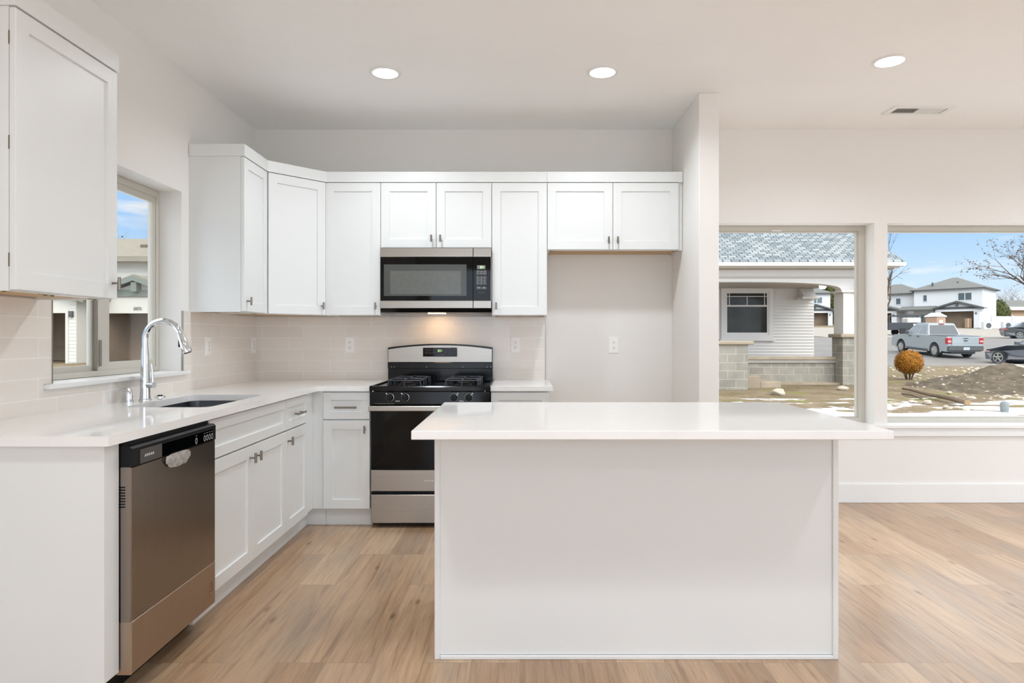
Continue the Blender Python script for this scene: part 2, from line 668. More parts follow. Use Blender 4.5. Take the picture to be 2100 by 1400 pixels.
def wall_y(name, y0, y1, xa, xb, holes, label):
    mb = MB()
    xs = xa
    for (h0, h1, z0, z1) in holes:
        mb.box(xs, h0, y0, y1, 0, H)
        if z0 > 0:
            mb.box(h0, h1, y0, y1, 0, z0)
        mb.box(h0, h1, y0, y1, z1, H)
        xs = h1
    mb.box(xs, xb, y0, y1, 0, H)
    return single(name, mb, M_WALL, label, 'wall', kind='structure')


wall_x('wall_left', XL - WT, XL, YF, YB, [W1], 'pale grey wall on the left with the sink window')
wall_y('wall_back', YB, YB + WT, XL - WT, XR + WT, [W2, W3], 'pale grey far wall behind the range and around the two big windows')
wall_x('wall_right', XR, XR + WT, YF, YB, [(0.5, 4.0, 0.02, 2.30)], 'pale grey wall closing the dining side out of view')  # large unseen opening added to bring daylight onto the right floor
wall_y('wall_front', YF - WT, YF, XL - WT, XR + WT, [(-1.7, -0.05, 0.05, 2.5), (0.1, 1.75, 0.05, 2.5), (1.9, 3.55, 0.05, 2.5), (3.7, 5.35, 0.05, 2.5)], 'pale grey wall behind the viewer with patio openings added for daylight')  # wide unseen openings added so frontal daylight reaches island and cabinets
single('wall_partition', MB().box(1.121, 1.246, 4.086, YB, 0, H, 0.004), M_WALL,
       'narrow pale grey stub wall standing beside the refrigerator space', 'wall', kind='structure')

# baseboard
single('baseboard_back', MB().box(1.246, XR, YB - 0.014, YB, 0, 0.14, 0.003), M_TRIM, 'tall white baseboard under the two big windows', 'baseboard', kind='structure')
mb = MB().box(1.107, 1.121, 4.09, YB - 0.014, 0, 0.14, 0.003)
mb.box(0.205, 1.107, YB - 0.014, YB, 0, 0.14, 0.003)
single('baseboard_alcove', mb, M_TRIM, 'white baseboard inside the empty refrigerator space', 'baseboard', kind='structure')

# ------------------------------------------------------------------ windows
FD = 0.128      # reveal depth

def far_window(name, w, label, tag=False):
    x0, x1, z0, z1 = w
    yf = YB + FD
    r = thing(name, label, 'window', ((x0 + x1) / 2, yf, z0), kind='structure')
    U, V, N = (1, 0, 0), (0, 0, 1), (0, -1, 0)
    g = 0.0015
    f = MB().frame((x0 + g, yf, z0 + g), U, V, N, x1 - x0 - 2 * g, z1 - z0 - 2 * g, 0.046, 0.046, 0.032, 0.036, -0.055, 0.0)
    part('window_frame', f, M_FRAME, r)
    s = MB().frame((x0 + 0.046, yf - 0.0, z0 + 0.032), U, V, N, x1 - x0 - 0.092, z1 - z0 - 0.068, 0.014, 0.014, 0.012, 0.012, -0.045, -0.014)
    part('glazing_bead', s, M_FRAME, r)
    p = MB().quadpts([(x0 + 0.05, yf + 0.03, z0 + 0.036), (x1 - 0.05, yf + 0.03, z0 + 0.036), (x1 - 0.05, yf + 0.03, z1 - 0.04), (x0 + 0.05, yf + 0.03, z1 - 0.04)])
    m = MB()
    m.quadpts([(x0 + 0.05, yf + 0.03, z0 + 0.036), (x1 - 0.05, yf + 0.03, z0 + 0.036), (x1 - 0.05, yf + 0.03, z1 - 0.04), (x0 + 0.05, yf + 0.03, z1 - 0.04)])
    part('pane', m, M_GLASS, r)
    if tag:
        part('pull_tab', MB().box(1.905, 1.975, yf - 0.004, yf + 0.006, z1 - 0.040, z1 - 0.032), M_TRIM, r)
    return r

far_window('window_2', W2, 'tall fixed window beside the stub wall showing the porch house', True)
far_window('window_3', W3, 'wide fixed window on the right showing the street and sky')

# shared stool and apron under the far windows
mb = MB().box(1.30, 4.30, YB - 0.032, YB - 0.0005, 0.548, 0.572, 0.003)
mb.box(1.391, 2.609, YB - 0.0005, YB + FD + 0.002, 0.5722, 0.5735)
mb.box(2.708, 4.179, YB - 0.0005, YB + FD + 0.002, 0.5722, 0.5735)
single('trim_1', mb, M_TRIM, 'long white window stool below the two big windows', 'window stool', kind='structure')
mb = MB().box(1.33, 4.27, YB - 0.018, YB - 0.0005, 0.488, 0.548, 0.003)
single('trim_2', mb, M_TRIM, 'white apron board under the long window stool', 'window apron', kind='structure')

# sliding window over the sink
y0, y1, z0, z1 = W1
xf = XL - FD
r = thing('window_1', 'sliding window above the sink looking at the white neighbour house', 'window', (xf, (y0 + y1) / 2, z0), kind='structure')
U, V, N = (0, 1, 0), (0, 0, 1), (1, 0, 0)
part('window_frame', MB().frame((xf, y0 + 0.002, z0 + 0.002), U, V, N, y1 - y0 - 0.004, z1 - z0 - 0.004, 0.028, 0.028, 0.026, 0.036, -0.048, 0.0), M_FRAME, r)
ym = 3.222
sash = part('sash', MB().frame((xf - 0.006, ym, z0 + 0.028), U, V, N, y1 - 0.030 - ym, z1 - z0 - 0.066, 0.088, 0.028, 0.040, 0.036, -0.018, 0.0), M_FRAME, r)
m = MB()
m.quadpts([(xf - 0.017, ym + 0.07, z0 + 0.05), (xf - 0.017, y1 - 0.045, z0 + 0.05), (xf - 0.017, y1 - 0.045, z1 - 0.06), (xf - 0.017, ym + 0.07, z1 - 0.06)])
part('pane', m, M_GLASS, sash)
part('sash_lock', MB().box(xf - 0.0058, xf + 0.006, ym + 0.004, ym + 0.014, z0 + 0.05, z0 + 0.18, 0.002), M_FRAMEG, sash)
sash2 = part('sash', MB().frame((xf - 0.027, y0 + 0.030, z0 + 0.028), U, V, N, ym + 0.05 - y0 - 0.030, z1 - z0 - 0.066, 0.026, 0.080, 0.028, 0.028, -0.016, 0.0), M_FRAME, r)
m = MB()
m.quadpts([(xf - 0.036, y0 + 0.045, z0 + 0.045), (xf - 0.036, ym - 0.02, z0 + 0.045), (xf - 0.036, ym - 0.02, z1 - 0.05), (xf - 0.036, y0 + 0.045, z1 - 0.05)])
part('pane', m, M_GLASS, sash2)
part('gasket', MB().box(xf - 0.026, xf - 0.008, ym - 0.010, ym - 0.001, z0 + 0.03, z1 - 0.04), M_FRAMEG, r)
single('trim_3', MB().box(xf - 0.002, XL + 0.034, 2.66, 3.80, 1.002, 1.0225, 0.004, 2), M_TRIM, 'white window sill slab above the sink backsplash', 'window sill', kind='structure') \
    .location.z = 0.0

# ------------------------------------------------------------------ backsplash
CT = 0.904          # counter top height
CB = 0.872
TT = 0.009
ZB = 1.3645         # underside of the wall cabinets
mb = MB()
mb.box(XL + 0.0005, XL + TT, 2.06, YB - 0.0005, CT, 1.001)
mb.box(XL + 0.0005, XL + TT, 2.06, 2.659, 1.001, 1.368)
mb.box(XL + 0.0005, XL + TT, 2.659, 2.704, 1.0235, 1.368)
mb.box(XL + 0.0005, XL + TT, 3.758, 3.8005, 1.0235, 1.368)
mb.box(XL + 0.0005, XL + TT, 3.8005, YB - 0.0005, 1.001, 1.368)
single('backsplash', mb, M_TILE, 'glossy off-white subway tile backsplash around the sink window', 'backsplash', kind='structure')
mb = MB().box(XL + TT, 0.186, YB - TT, YB - 0.0005, CT, 1.368)
single('backsplash', mb, M_TILE, 'glossy off-white subway tile backsplash behind the range', 'backsplash', kind='structure')
mb = MB().box(0.186, 0.189, YB - 0.011, YB - 0.0005, CT + 0.001, 1.368)
single('trim_4', mb, M_EDGE, 'thin metal edge strip ending the range backsplash on the right', 'tile edge strip', kind='structure')
mb = MB().box(XL + 0.0005, XL + 0.012, 2.7043, 2.7075, 1.0235, 1.368)
mb.box(XL + 0.0005, XL + 0.012, 3.7545, 3.7578, 1.0235, 1.368)
single('trim_5', mb, M_EDGE, 'thin metal edge strips where the tile meets the sink window', 'tile edge strip', kind='structure')

# ------------------------------------------------------------------ ceiling fittings
def recessed_light(x, y, label):
    r = thing('recessed_light', label, 'ceiling light', (x, y, H), group='recessed ceiling lights')
    prof = [(0.073, 0.0), (0.073, -0.004), (0.078, -0.007), (0.086, -0.006), (0.092, -0.002), (0.092, 0.0)]
    m = MB().lathe([(0.092, H - 0.0002), (0.092, H - 0.003), (0.086, H - 0.0065), (0.078, H - 0.0075), (0.072, H - 0.005), (0.072, H - 0.0002)], (x, y, 0), n=40, cap0=False, cap1=False)
    part('trim_ring', m, M_TRIM, r, smooth=40)
    m = MB().lathe([(0.0719, H - 0.0003), (0.0719, H - 0.0045)], (x, y, 0), n=40)
    part('lens', m, M_LAMP, r)
    ld = bpy.data.lights.new('lamp_light', 'AREA')
    ld.shape = 'DISK'
    ld.size = 0.143
    ld.energy = LAMP_W
    ld.spread = math.radians(150)
    ld.color = (0.935, 1.0, 1.07)
    lo = bpy.data.objects.new('lamp_light', ld)
    lo.location = (0, 0, -0.0075)
    lo.parent = r
    COL.objects.link(lo)
    return r

recessed_light(-0.777, 3.775, 'lit round ceiling light on the left, above the left end of the range')
recessed_light(0.477, 3.765, 'lit round ceiling light in the middle, in front of the refrigerator space')
recessed_light(2.047, 3.615, 'lit round ceiling light on the right, nearest the ceiling vent')
for (x, y) in ((-0.75, 1.25), (0.5, 1.25), (2.05, 1.1), (4.1, 3.6), (4.1, 1.1), (-0.75, -1.3), (1.2, -1.3), (3.2, -1.5)):  # unseen lamps added to help light the room
    recessed_light(x, y, 'lit round ceiling light out of view, added to light the room')

r = thing('ceiling_vent', 'white rectangular air register in the ceiling above the right window', 'vent', (2.68, 4.40, H))
vx0, vx1, vy0, vy1 = 2.475, 2.885, 4.315, 4.47
part('vent_frame', MB().frame((vx0, vy0, H), (1, 0, 0), (0, 1, 0), (0, 0, -1), vx1 - vx0, vy1 - vy0, 0.035, 0.035, 0.03, 0.03, 0.0003, 0.008), M_TRIM, r)
m = MB()
for i in range(24):
    x = vx0 + 0.036 + i * 0.0143
    if x > vx1 - 0.036:
        break
    tilt = -0.012 if i < 12 else 0.012
    m.prism([(x, H - 0.007), (x + 0.0022, H - 0.007), (x + 0.0022 - tilt, H - 0.0006), (x - tilt, H - 0.0006)], 'y', vy0 + 0.031, vy1 - 0.031)
part('louvre', m, M_TRIM, r)
part('duct_opening', MB().box(vx0 + 0.03, vx1 - 0.03, vy0 + 0.025, vy1 - 0.025, H - 0.0006, H - 0.0002), M_VENT, r)

# ================================================================== CABINETS
DOOR_T = 0.020

def frame_matrix(O, u, n):
    """local x along the front, local y outward, local z up"""
    u, n = Vector(u).normalized(), Vector(n).normalized()
    return Matrix(((u.x, n.x, 0, O[0]), (u.y, n.y, 0, O[1]), (0, 0, 1, O[2] if len(O) > 2 else 0), (0, 0, 0, 1)))


def shaker(mb, x0, x1, z0, z1, rail=0.058):
    c, d = 0.0015, 0.002
    t = d + DOOR_T
    mb.panel((x0, 0, z0), (1, 0, 0), (0, 0, 1), (0, 1, 0), x1 - x0, z1 - z0,
             [(0, d), (0, t - c), (c, t), (rail, t), (rail + 0.0015, t - 0.0085)])


def tbar(mb, x, z, L=0.048, vert=True):
    """small T-shaped bar knob standing off the door"""
    y0 = DOOR_T + 0.002
    mb.cyl((x, y0, z), (x, y0 + 0.024, z), 0.0046, n=10)
    if vert:
        mb.cyl((x, y0 + 0.028, z - L / 2), (x, y0 + 0.028, z + L / 2), 0.0062, n=12)
    else:
        mb.cyl((x - L / 2, y0 + 0.028, z), (x + L / 2, y0 + 0.028, z), 0.0062, n=12)


def bar_pull(mb, x, z, L=0.142):
    y0 = DOOR_T + 0.002
    for k in (-1, 1):
        mb.cyl((x + k * 0.046, y0, z), (x + k * 0.046, y0 + 0.026, z), 0.0045, n=10)
    mb.cyl((x - L / 2, y0 + 0.028, z), (x + L / 2, y0 + 0.028, z), 0.006, n=12)


def add_door(root, M, x0, x1, z0, z1, handle=None, name='door'):
    """handle: None, ('t', x, z) or ('bar', x, z)"""
    mb = MB(M)
    shaker(mb, x0, x1, z0, z1, min(0.058, (z1 - z0) * 0.28))
    d = part(name, mb, M_CAB, root)
    if handle:
        hb = MB(M)
        (tbar if handle[0] == 't' else bar_pull)(hb, handle[1], handle[2])
        part('handle', hb, M_NICKEL, d, smooth=40)
    return d


def wall_cabinet(label, O, u, n, w, z0, z1, depth, doors, name='wall_cabinet', fill_l=0.0, fill_r=0.0, blocks=True):
    """doors: list of (x0, x1, handle_x or None)"""
    M = frame_matrix(O, u, n)
    r = thing(name, label, 'cabinet', (M @ Vector((w / 2, -depth / 2, z0))))
    e = 0.0008
    mb = MB(M)
    mb.box(e, w - e, -depth, 0, z0 + 0.014, z1)
    mb.box(e, w - e, -0.019, 0, z0, z0 + 0.014)
    mb.box(e, 0.016, -depth, -0.019, z0, z0 + 0.014)
    mb.box(w - 0.016, w - e, -depth, -0.019, z0, z0 + 0.014)
    part('carcass', mb, M_CAB, r)
    mb = MB(M).box(0.016, w - 0.016, -depth + 0.002, -0.019, z0 + 0.0105, z0 + 0.0138)
    part('bottom_panel', mb, M_RAW, r)
    if blocks:
        for bx in (0.018, w - 0.058):
            mb = MB(M).box(bx, bx + 0.04, -0.062, -0.020, z0 + 0.001, z0 + 0.0104, 0.002)
            mb.cyl((bx + 0.013, -0.04, z0 + 0.001), (bx + 0.013, -0.04, z0 - 0.002), 0.005, n=10)
            part('corner_bracket', mb, M_BRACKET, r)
    for (x0, x1, hx) in doors:
        add_door(r, M, x0, x1, z0 + 0.004, z1 - 0.004, ('t', hx, z0 + 0.065) if hx is not None else None)
    return r


UZ1 = 2.279
UD = 0.305
YU = YB - UD            # carcass front of the far wall cabinets
XU = XL + UD            # carcass front of the left wall cabinets
g = 0.0018
wd = lambda w, side: [(g, w - g, w - 0.032 if side == 'r' else 0.032)]
B_U, B_N = (1, 0, 0), (0, -1, 0)
L_U, L_N = (0, 1, 0), (1, 0, 0)
wall_cabinet('tall single-door white wall cabinet right of the corner unit, left of the microwave', (-1.336, YU), B_U, B_N, 0.381, ZB, UZ1, UD, wd(0.381, 'r'))
wall_cabinet('short two-door white wall cabinet directly above the microwave', (-0.955, YU), B_U, B_N, 0.762, 1.826, UZ1, UD,
             [(g, 0.381 - g, 0.350), (0.381 + g, 0.762 - g, 0.412)], blocks=False)
wall_cabinet('tall single-door white wall cabinet right of the microwave', (-0.193, YU), B_U, B_N, 0.381, ZB, UZ1, UD, wd(0.381, 'l'))
r = wall_cabinet('two-door white wall cabinet above the empty refrigerator space', (0.188, YU), B_U, B_N, 0.9305, 1.814, UZ1, UD,
             [(g, 0.449, 0.420), (0.4525, 0.902, 0.482)])
part('filler_strip', MB(frame_matrix((0.188, YU), B_U, B_N)).box(0.903, 0.9300, 0.0, 0.004, 1.814, UZ1), M_CAB, r)

# diagonal corner wall cabinet
cx, cy = XU, 4.201
dx, dy = -1.336, YU
dl = math.hypot(dx - cx, dy - cy)
du = ((dx - cx) / dl, (dy - cy) / dl, 0)
dn = (du[1], -du[0], 0)
M = frame_matrix((cx, cy), du, dn)
r = thing('corner_wall_cabinet', 'diagonal single-door white wall cabinet filling the corner of the room', 'cabinet', (-1.70, 4.56, ZB))
poly = [(XL + 0.001, cy + 0.001), (cx, cy + 0.001), (dx - 0.001, dy), (dx - 0.001, YB - 0.001), (XL + 0.001, YB - 0.001)]
part('carcass', MB().prism(poly, 'z', ZB + 0.012, UZ1), M_CAB, r)
pin = [(XL + 0.02, cy + 0.02), (cx - 0.01, cy + 0.02), (dx - 0.02, dy + 0.01), (dx - 0.02, YB - 0.02), (XL + 0.02, YB - 0.02)]
part('bottom_panel', MB().prism(pin, 'z', ZB + 0.006, ZB + 0.0118), M_RAW, r)
part('corner_bracket', MB(M).box(0.06, 0.10, -0.07, -0.03, ZB + 0.0002, ZB + 0.0058, 0.001), M_BRACKET, r)
part('corner_bracket', MB(M).box(dl - 0.10, dl - 0.06, -0.07, -0.03, ZB + 0.0002, ZB + 0.0058, 0.001), M_BRACKET, r)
part('front_rail', MB(M).box(0.002, dl - 0.002, -0.018, 0.0, ZB, ZB + 0.0119), M_CAB, r)
add_door(r, M, 0.016, dl - 0.016, ZB + 0.004, UZ1 - 0.004, ('t', dl - 0.045, ZB + 0.065))

wall_cabinet('narrow white wall cabinet on the left wall, between sink window and corner unit', (XU, 3.840), L_U, L_N, 0.361, ZB, UZ1, UD, [(g, 0.361 - 0.012, 0.034)])
r = wall_cabinet('large near white wall cabinet on the left wall, before the sink window', (XU, 2.097), L_U, L_N, 0.533, ZB, UZ1, UD, [(g, 0.533 - g, 0.533 - 0.034)])
M = frame_matrix((XU, 2.097), L_U, L_N)
part('corner_bracket', MB(M).box(0.20, 0.27, -0.055, -0.020, ZB + 0.001, ZB + 0.0104, 0.002).cyl((0.215, -0.038, ZB + 0.001), (0.215, -0.038, ZB - 0.003), 0.006, n=10).cyl((0.25, -0.038, ZB + 0.001), (0.25, -0.038, ZB - 0.003), 0.006, n=10), M_BRACKET, r)
for hz in (ZB + 0.10, (ZB + UZ1) / 2 + 0.02, UZ1 - 0.10):
    part('hinge', MB(M).box(-0.0010, 0.030, 0.0002, 0.0018, hz - 0.022, hz + 0.022), M_BRACKET, r)


# crown boards on top of the wall cabinets
def crown(path, label, t=0.028, z0=2.2745, z1=2.350, close_back=0.02):
    """path: outer face polyline; board of thickness t behind it (to the left of the walk)"""
    mb = MB()
    P = [Vector((p[0], p[1])) for p in path]
    inner = []
    for i, p in enumerate(P):
        ns = []
        if i > 0:
            d = (P[i] - P[i - 1]).normalized()
            ns.append(Vector((-d.y, d.x)))
        if i < len(P) - 1:
            d = (P[i + 1] - P[i]).normalized()
            ns.append(Vector((-d.y, d.x)))
        nn = sum(ns, Vector((0, 0)))
        nn = nn / nn.length
        k = t / max(0.3, nn.dot(ns[0]))
        inner.append(p + nn * k)
    for i in range(len(P) - 1):
        mb.prism([P[i], P[i + 1], inner[i + 1], inner[i]], 'z', z0, z1)
    bmesh.ops.remove_doubles(mb.bm, verts=mb.bm.verts, dist=1e-5)
    return single('crown_molding', mb, M_CAB, label, 'crown molding', loc=(P[0].x, P[0].y, z0))

co = 0.026
s2 = math.sqrt(0.5)
off = co * math.tan(PI / 8)
c1 = (XU + co, 4.201 - off)
c2 = (-1.336 + off, YU - co)
crown([(XL + 0.003, 3.836), (XU + co, 3.836), c1, c2, (0.1865, YU - co)], 'flat white crown board wrapping the corner wall cabinets and running past the microwave', z0=2.2795)
crown([(0.1885, YU - co), (1.117, YU - co)], 'flat white crown board above the cabinet over the refrigerator space', z0=2.2795)
crown([(XL + 0.003, 2.093), (XU + co, 2.093), (XU + co, 2.634), (XL + 0.003, 2.634)], 'flat white crown board on the near left wall cabinet', z0=2.2795)

# ------------------------------------------------------------------ base cabinets
BD = 0.610
XB = XL + BD            # carcass front, left run
YBB = YB - BD           # carcass front, far run
KICK = 0.115
BT = CB - 0.0015

def base_cabinet(label, O, u, n, w, fronts, name='base_cabinet', depth=None, open_top=False):
    M = frame_matrix(O, u, n)
    D = depth or BD
    r = thing(name, label, 'cabinet', (M @ Vector((w / 2, -D / 2, 0))))
    e = 0.0008
    mb = MB(M).box(e, w - e, -D + 0.012, 0, KICK, 0.64 if open_top else BT)
    if open_top:
        mb.box(e, w - e, -0.019, 0, 0.64, BT)
        mb.box(e, 0.018, -D + 0.012, -0.019, 0.64, BT)
        mb.box(w - 0.018, w - e, -D + 0.012, -0.019, 0.64, BT)
    part('carcass', mb, M_CAB, r)
    part('toe_kick', MB(M).box(e, w - e, -D + 0.012, -0.045, 0.0, KICK - 0.0005), M_CAB, r)
    for f in fronts:
        add_door(r, M, *f)
    return r

DZ = (0.119, 0.684)     # door
RZ = (0.692, 0.862)     # drawer front

def std_fronts(w, side='r', drawer_handle=True):
    hx = w - 0.030 if side == 'r' else 0.030
    return [(g, w - g, DZ[0], DZ[1], ('t', hx, DZ[1] - 0.056), 'door'),
            (g, w - g, RZ[0], RZ[1], ('bar', w / 2, 0.777 - 0.008) if drawer_handle else None, 'drawer')]

YD0, YD1 = 2.152, 2.757     # dishwasher bay
ws = 0.912
r = base_cabinet('wide white sink base cabinet with two doors under the faucet, right of the dishwasher', (XB, 2.760), L_U, L_N, ws, [
    (g, ws / 2 - g, DZ[0], DZ[1], ('t', ws / 2 - 0.034, DZ[1] - 0.056), 'door'),
    (ws / 2 + g, ws - g, DZ[0], DZ[1], ('t', ws / 2 + 0.034, DZ[1] - 0.056), 'door'),
    (g, ws - g, RZ[0], RZ[1], None, 'false_front')], open_top=True)
base_cabinet('narrow white base cabinet on the left run between sink base and corner', (XB, 3.673), L_U, L_N, 0.378, std_fronts(0.378, 'l'))
base_cabinet('narrow white base cabinet left of the range with one drawer', (-1.2586, YBB), B_U, B_N, 0.3005, std_fronts(0.3005, 'r'))
base_cabinet('white base cabinet right of the range beside the refrigerator space', (-0.1865, YBB), B_U, B_N, 0.3745, std_fronts(0.3745, 'l'))
# blind corner box with its filler strips
r = thing('corner_base_cabinet', 'blank white corner base unit between the two cabinet runs', 'cabinet', (-1.6, 4.45, 0))
mb = MB()
mb.prism([(XL + 0.012, 4.052), (XB, 4.052), (XB, YBB), (-1.2595, YBB), (-1.2595, YB - 0.012), (XL + 0.012, YB - 0.012)], 'z', KICK, BT)
part('carcass', mb, M_CAB, r)
part('filler_strip', MB().box(XB, XB + 0.006, 4.056, YBB, KICK, BT, 0.001), M_CAB, r)
part('filler_strip', MB().box(XB + 0.006, -1.2605, YBB - 0.006, YBB, KICK, BT, 0.001), M_CAB, r)
part('toe_kick', MB().prism([(XL + 0.02, 4.052), (XB - 0.045, 4.052), (XB - 0.045, YBB + 0.045), (-1.2595, YBB + 0.045), (-1.2595, YB - 0.02), (XL + 0.02, YB - 0.02)], 'z', 0, KICK - 0.0005), M_CAB, r)
# finished end of the left run
r = thing('end_panel', 'white finished end panel closing the left cabinet run beside the dishwasher', 'cabinet panel', (-1.64, 2.09, 0))
mb = MB()
mb.prism([(XL + 0.012, 0.0), (XB - 0.075, 0.0), (XB - 0.075, KICK), (XB + 0.018, KICK), (XB + 0.018, BT), (XL + 0.012, BT)], 'y', 2.072, 2.090)
part('side_board', mb, M_CAB, r)
part('filler_strip', MB().box(XB - 0.001, XB + 0.018, 2.090, 2.1475, KICK, BT), M_CAB, r)
part('cleat', MB().box(XB - 0.10, XB - 0.076, 2.0905, 2.147, 0.0, KICK), M_CAB, r)

# ------------------------------------------------------------------ countertops
def slab(outer, hole, z0, z1, chamfer=0.002):
    bm = bmesh.new()
    def loop(pts):
        vs = [bm.verts.new((p[0], p[1], z1)) for p in pts]
        return [bm.edges.new((vs[i], vs[(i + 1) % len(vs)])) for i in range(len(vs))]
    es = loop(outer)
    if hole:
        es += loop(hole)
    bmesh.ops.triangle_fill(bm, edges=es, use_beauty=True, use_dissolve=False)
    faces = list(bm.faces)
    ex = bmesh.ops.extrude_face_region(bm, geom=faces)
    bmesh.ops.translate(bm, vec=(0, 0, z0 - z1), verts=[v for v in ex['geom'] if isinstance(v, bmesh.types.BMVert)])
    m = MB()
    m.bm.free()
    m.bm = bm
    return m


def rrect(x0, x1, y0, y1, r, n=5):
    pts = []
    for (cx_, cy_, a0) in ((x1 - r, y1 - r, 0), (x0 + r, y1 - r, 90), (x0 + r, y0 + r, 180), (x1 - r, y0 + r, 270)):
        for k in range(n + 1):
            a = math.radians(a0 + 90 * k / n)
            pts.append((cx_ + r * math.cos(a), cy_ + r * math.sin(a)))
    return pts

SX0, SX1, SY0, SY1 = -1.775, -1.385, 2.905, 3.545
hole = rrect(SX0, SX1, SY0, SY1, 0.045)
XC = -1.290
YC = 4.163
outer = [(XL + 0.001, 2.049), (XC, 2.049), (XC, YC), (-0.9575, YC), (-0.9575, YB - 0.001), (XL + 0.001, YB - 0.001)]
single('countertop', slab(outer, hole, CB, CT), M_QUARTZ, 'L-shaped glossy white quartz countertop along the sink and corner', 'countertop', loc=(-1.62, 3.4, CB))
single('countertop', MB().box(-0.187, 0.212, YC, YB - 0.001, CB, CT, 0.0015), M_QUARTZ, 'short white quartz countertop right of the range', 'countertop', loc=(0.01, 4.48, CB))

# ------------------------------------------------------------------ sink
r = thing('kitchen_sink', 'undermount stainless steel sink bowl set in the white countertop', 'sink', (-1.58, 3.22, CB - 0.2))
def loopz(ins, z, rad):
    return [(p[0], p[1], z) for p in rrect(SX0 - 0.004 + ins, SX1 + 0.004 - ins, SY0 - 0.004 + ins, SY1 + 0.004 - ins, rad, 6)]
mb = MB()
mb.rings([loopz(-0.012, CB - 0.002, 0.055), loopz(0, CB - 0.002, 0.05), loopz(0.004, CB - 0.17, 0.05), loopz(0.03, CB - 0.20, 0.05)], cap0=False, cap1=True)
part('basin', mb, M_BASIN, r, smooth=40)
part('drain', MB().lathe([(0.05, CB - 0.1995), (0.048, CB - 0.196), (0.03, CB - 0.198), (0.01, CB - 0.198)], (-1.58, 3.22, 0), n=24), M_CHROME, r, smooth=40)

# faucet
r = thing('faucet', 'tall chrome gooseneck pull-down faucet standing behind the sink', 'faucet', (-1.858, 3.24, CT))
fx, fy = -1.858, 3.24
mb = MB().lathe([(0.029, CT), (0.029, CT + 0.004), (0.025, CT + 0.008), (0.0235, CT + 0.03), (0.0185, CT + 0.20), (0.0165, CT + 0.26)], (fx, fy, 0), n=28)
part('body', mb, M_CHROME, r, smooth=35)
pts = [(fx, fy, CT + 0.26), (fx, fy, CT + 0.29)]
cx_, cz_, rr = fx + 0.090, CT + 0.302, 0.090
for k in range(0, 25):
    a = math.radians(180 - k * 160 / 24)
    pts.append((cx_ + rr * math.cos(a), fy, cz_ + rr * math.sin(a)))
part('spout', MB().tube(pts, 0.0145, n=18), M_CHROME, r, smooth=50)
ex, ez = cx_ + rr * math.cos(math.radians(20)), cz_ + rr * math.sin(math.radians(20))
d = Vector((math.sin(math.radians(20)), 0, -math.cos(math.radians(20))))
p0 = Vector((ex, fy, ez))
hd = MB().tube([p0 - d * 0.004, p0 + d * 0.006, p0 + d * 0.03, p0 + d * 0.088, p0 + d * 0.104], [0.0150, 0.0165, 0.0175, 0.0245, 0.0225], n=20)
h = part('spray_head', hd, M_CHROME, r, smooth=40)
part('spray_button', MB().box(p0.x + d.x * 0.045 - 0.024, p0.x + d.x * 0.045 - 0.0125, fy - 0.006, fy + 0.006, p0.z + d.z * 0.075, p0.z + d.z * 0.035, 0.002), M_BLACKM, h)
part('nozzle_face', MB().cyl(p0 + d * 0.1035, p0 + d * 0.106, 0.018, n=20), M_BLACKM, h)
hv = Vector((0.96, -0.28, 0)).normalized()
q = Vector((fx, fy, CT + 0.075))
lv = part('handle_hub', MB().cyl(q + hv * 0.012, q + hv * 0.056, 0.0145, n=18), M_CHROME, r, smooth=40)
part('lever', MB().tube([q + hv * 0.046, q + hv * 0.048 + Vector((0, 0, 0.03)), q + hv * 0.040 + Vector((0, 0, 0.105))], [0.006, 0.0055, 0.0045], n=10), M_CHROME, lv, smooth=40)

r = thing('soap_dispenser', 'small chrome capped dispenser on the counter left of the faucet', 'dispenser', (-1.880, 3.145, CT))
part('body', MB().lathe([(0.021, CT), (0.021, CT + 0.003), (0.0175, CT + 0.005), (0.0175, CT + 0.052), (0.016, CT + 0.056)], (-1.880, 3.145, 0), n=24), M_CHROME, r, smooth=35)
part('nozzle', MB().cyl((-1.880, 3.145, CT + 0.060), (-1.924, 3.140, CT + 0.058), 0.0065, 0.005, n=12).lathe([(0.012, CT + 0.0555), (0.012, CT + 0.066), (0.010, CT + 0.068)], (-1.880, 3.145, 0), n=20), M_CHROME, r, smooth=35)
r = thing('disposal_button', 'flat round chrome button on the counter right of the faucet', 'button', (-1.872, 3.40, CT))
part('collar', MB().lathe([(0.026, CT), (0.026, CT + 0.004), (0.022, CT + 0.007), (0.014, CT + 0.007)], (-1.872, 3.40, 0), n=24), M_CHROME, r, smooth=35)
part('push_cap', MB().lathe([(0.013, CT + 0.006), (0.013, CT + 0.011), (0.010, CT + 0.012)], (-1.872, 3.40, 0), n=20), M_BLACKM, r, smooth=35)

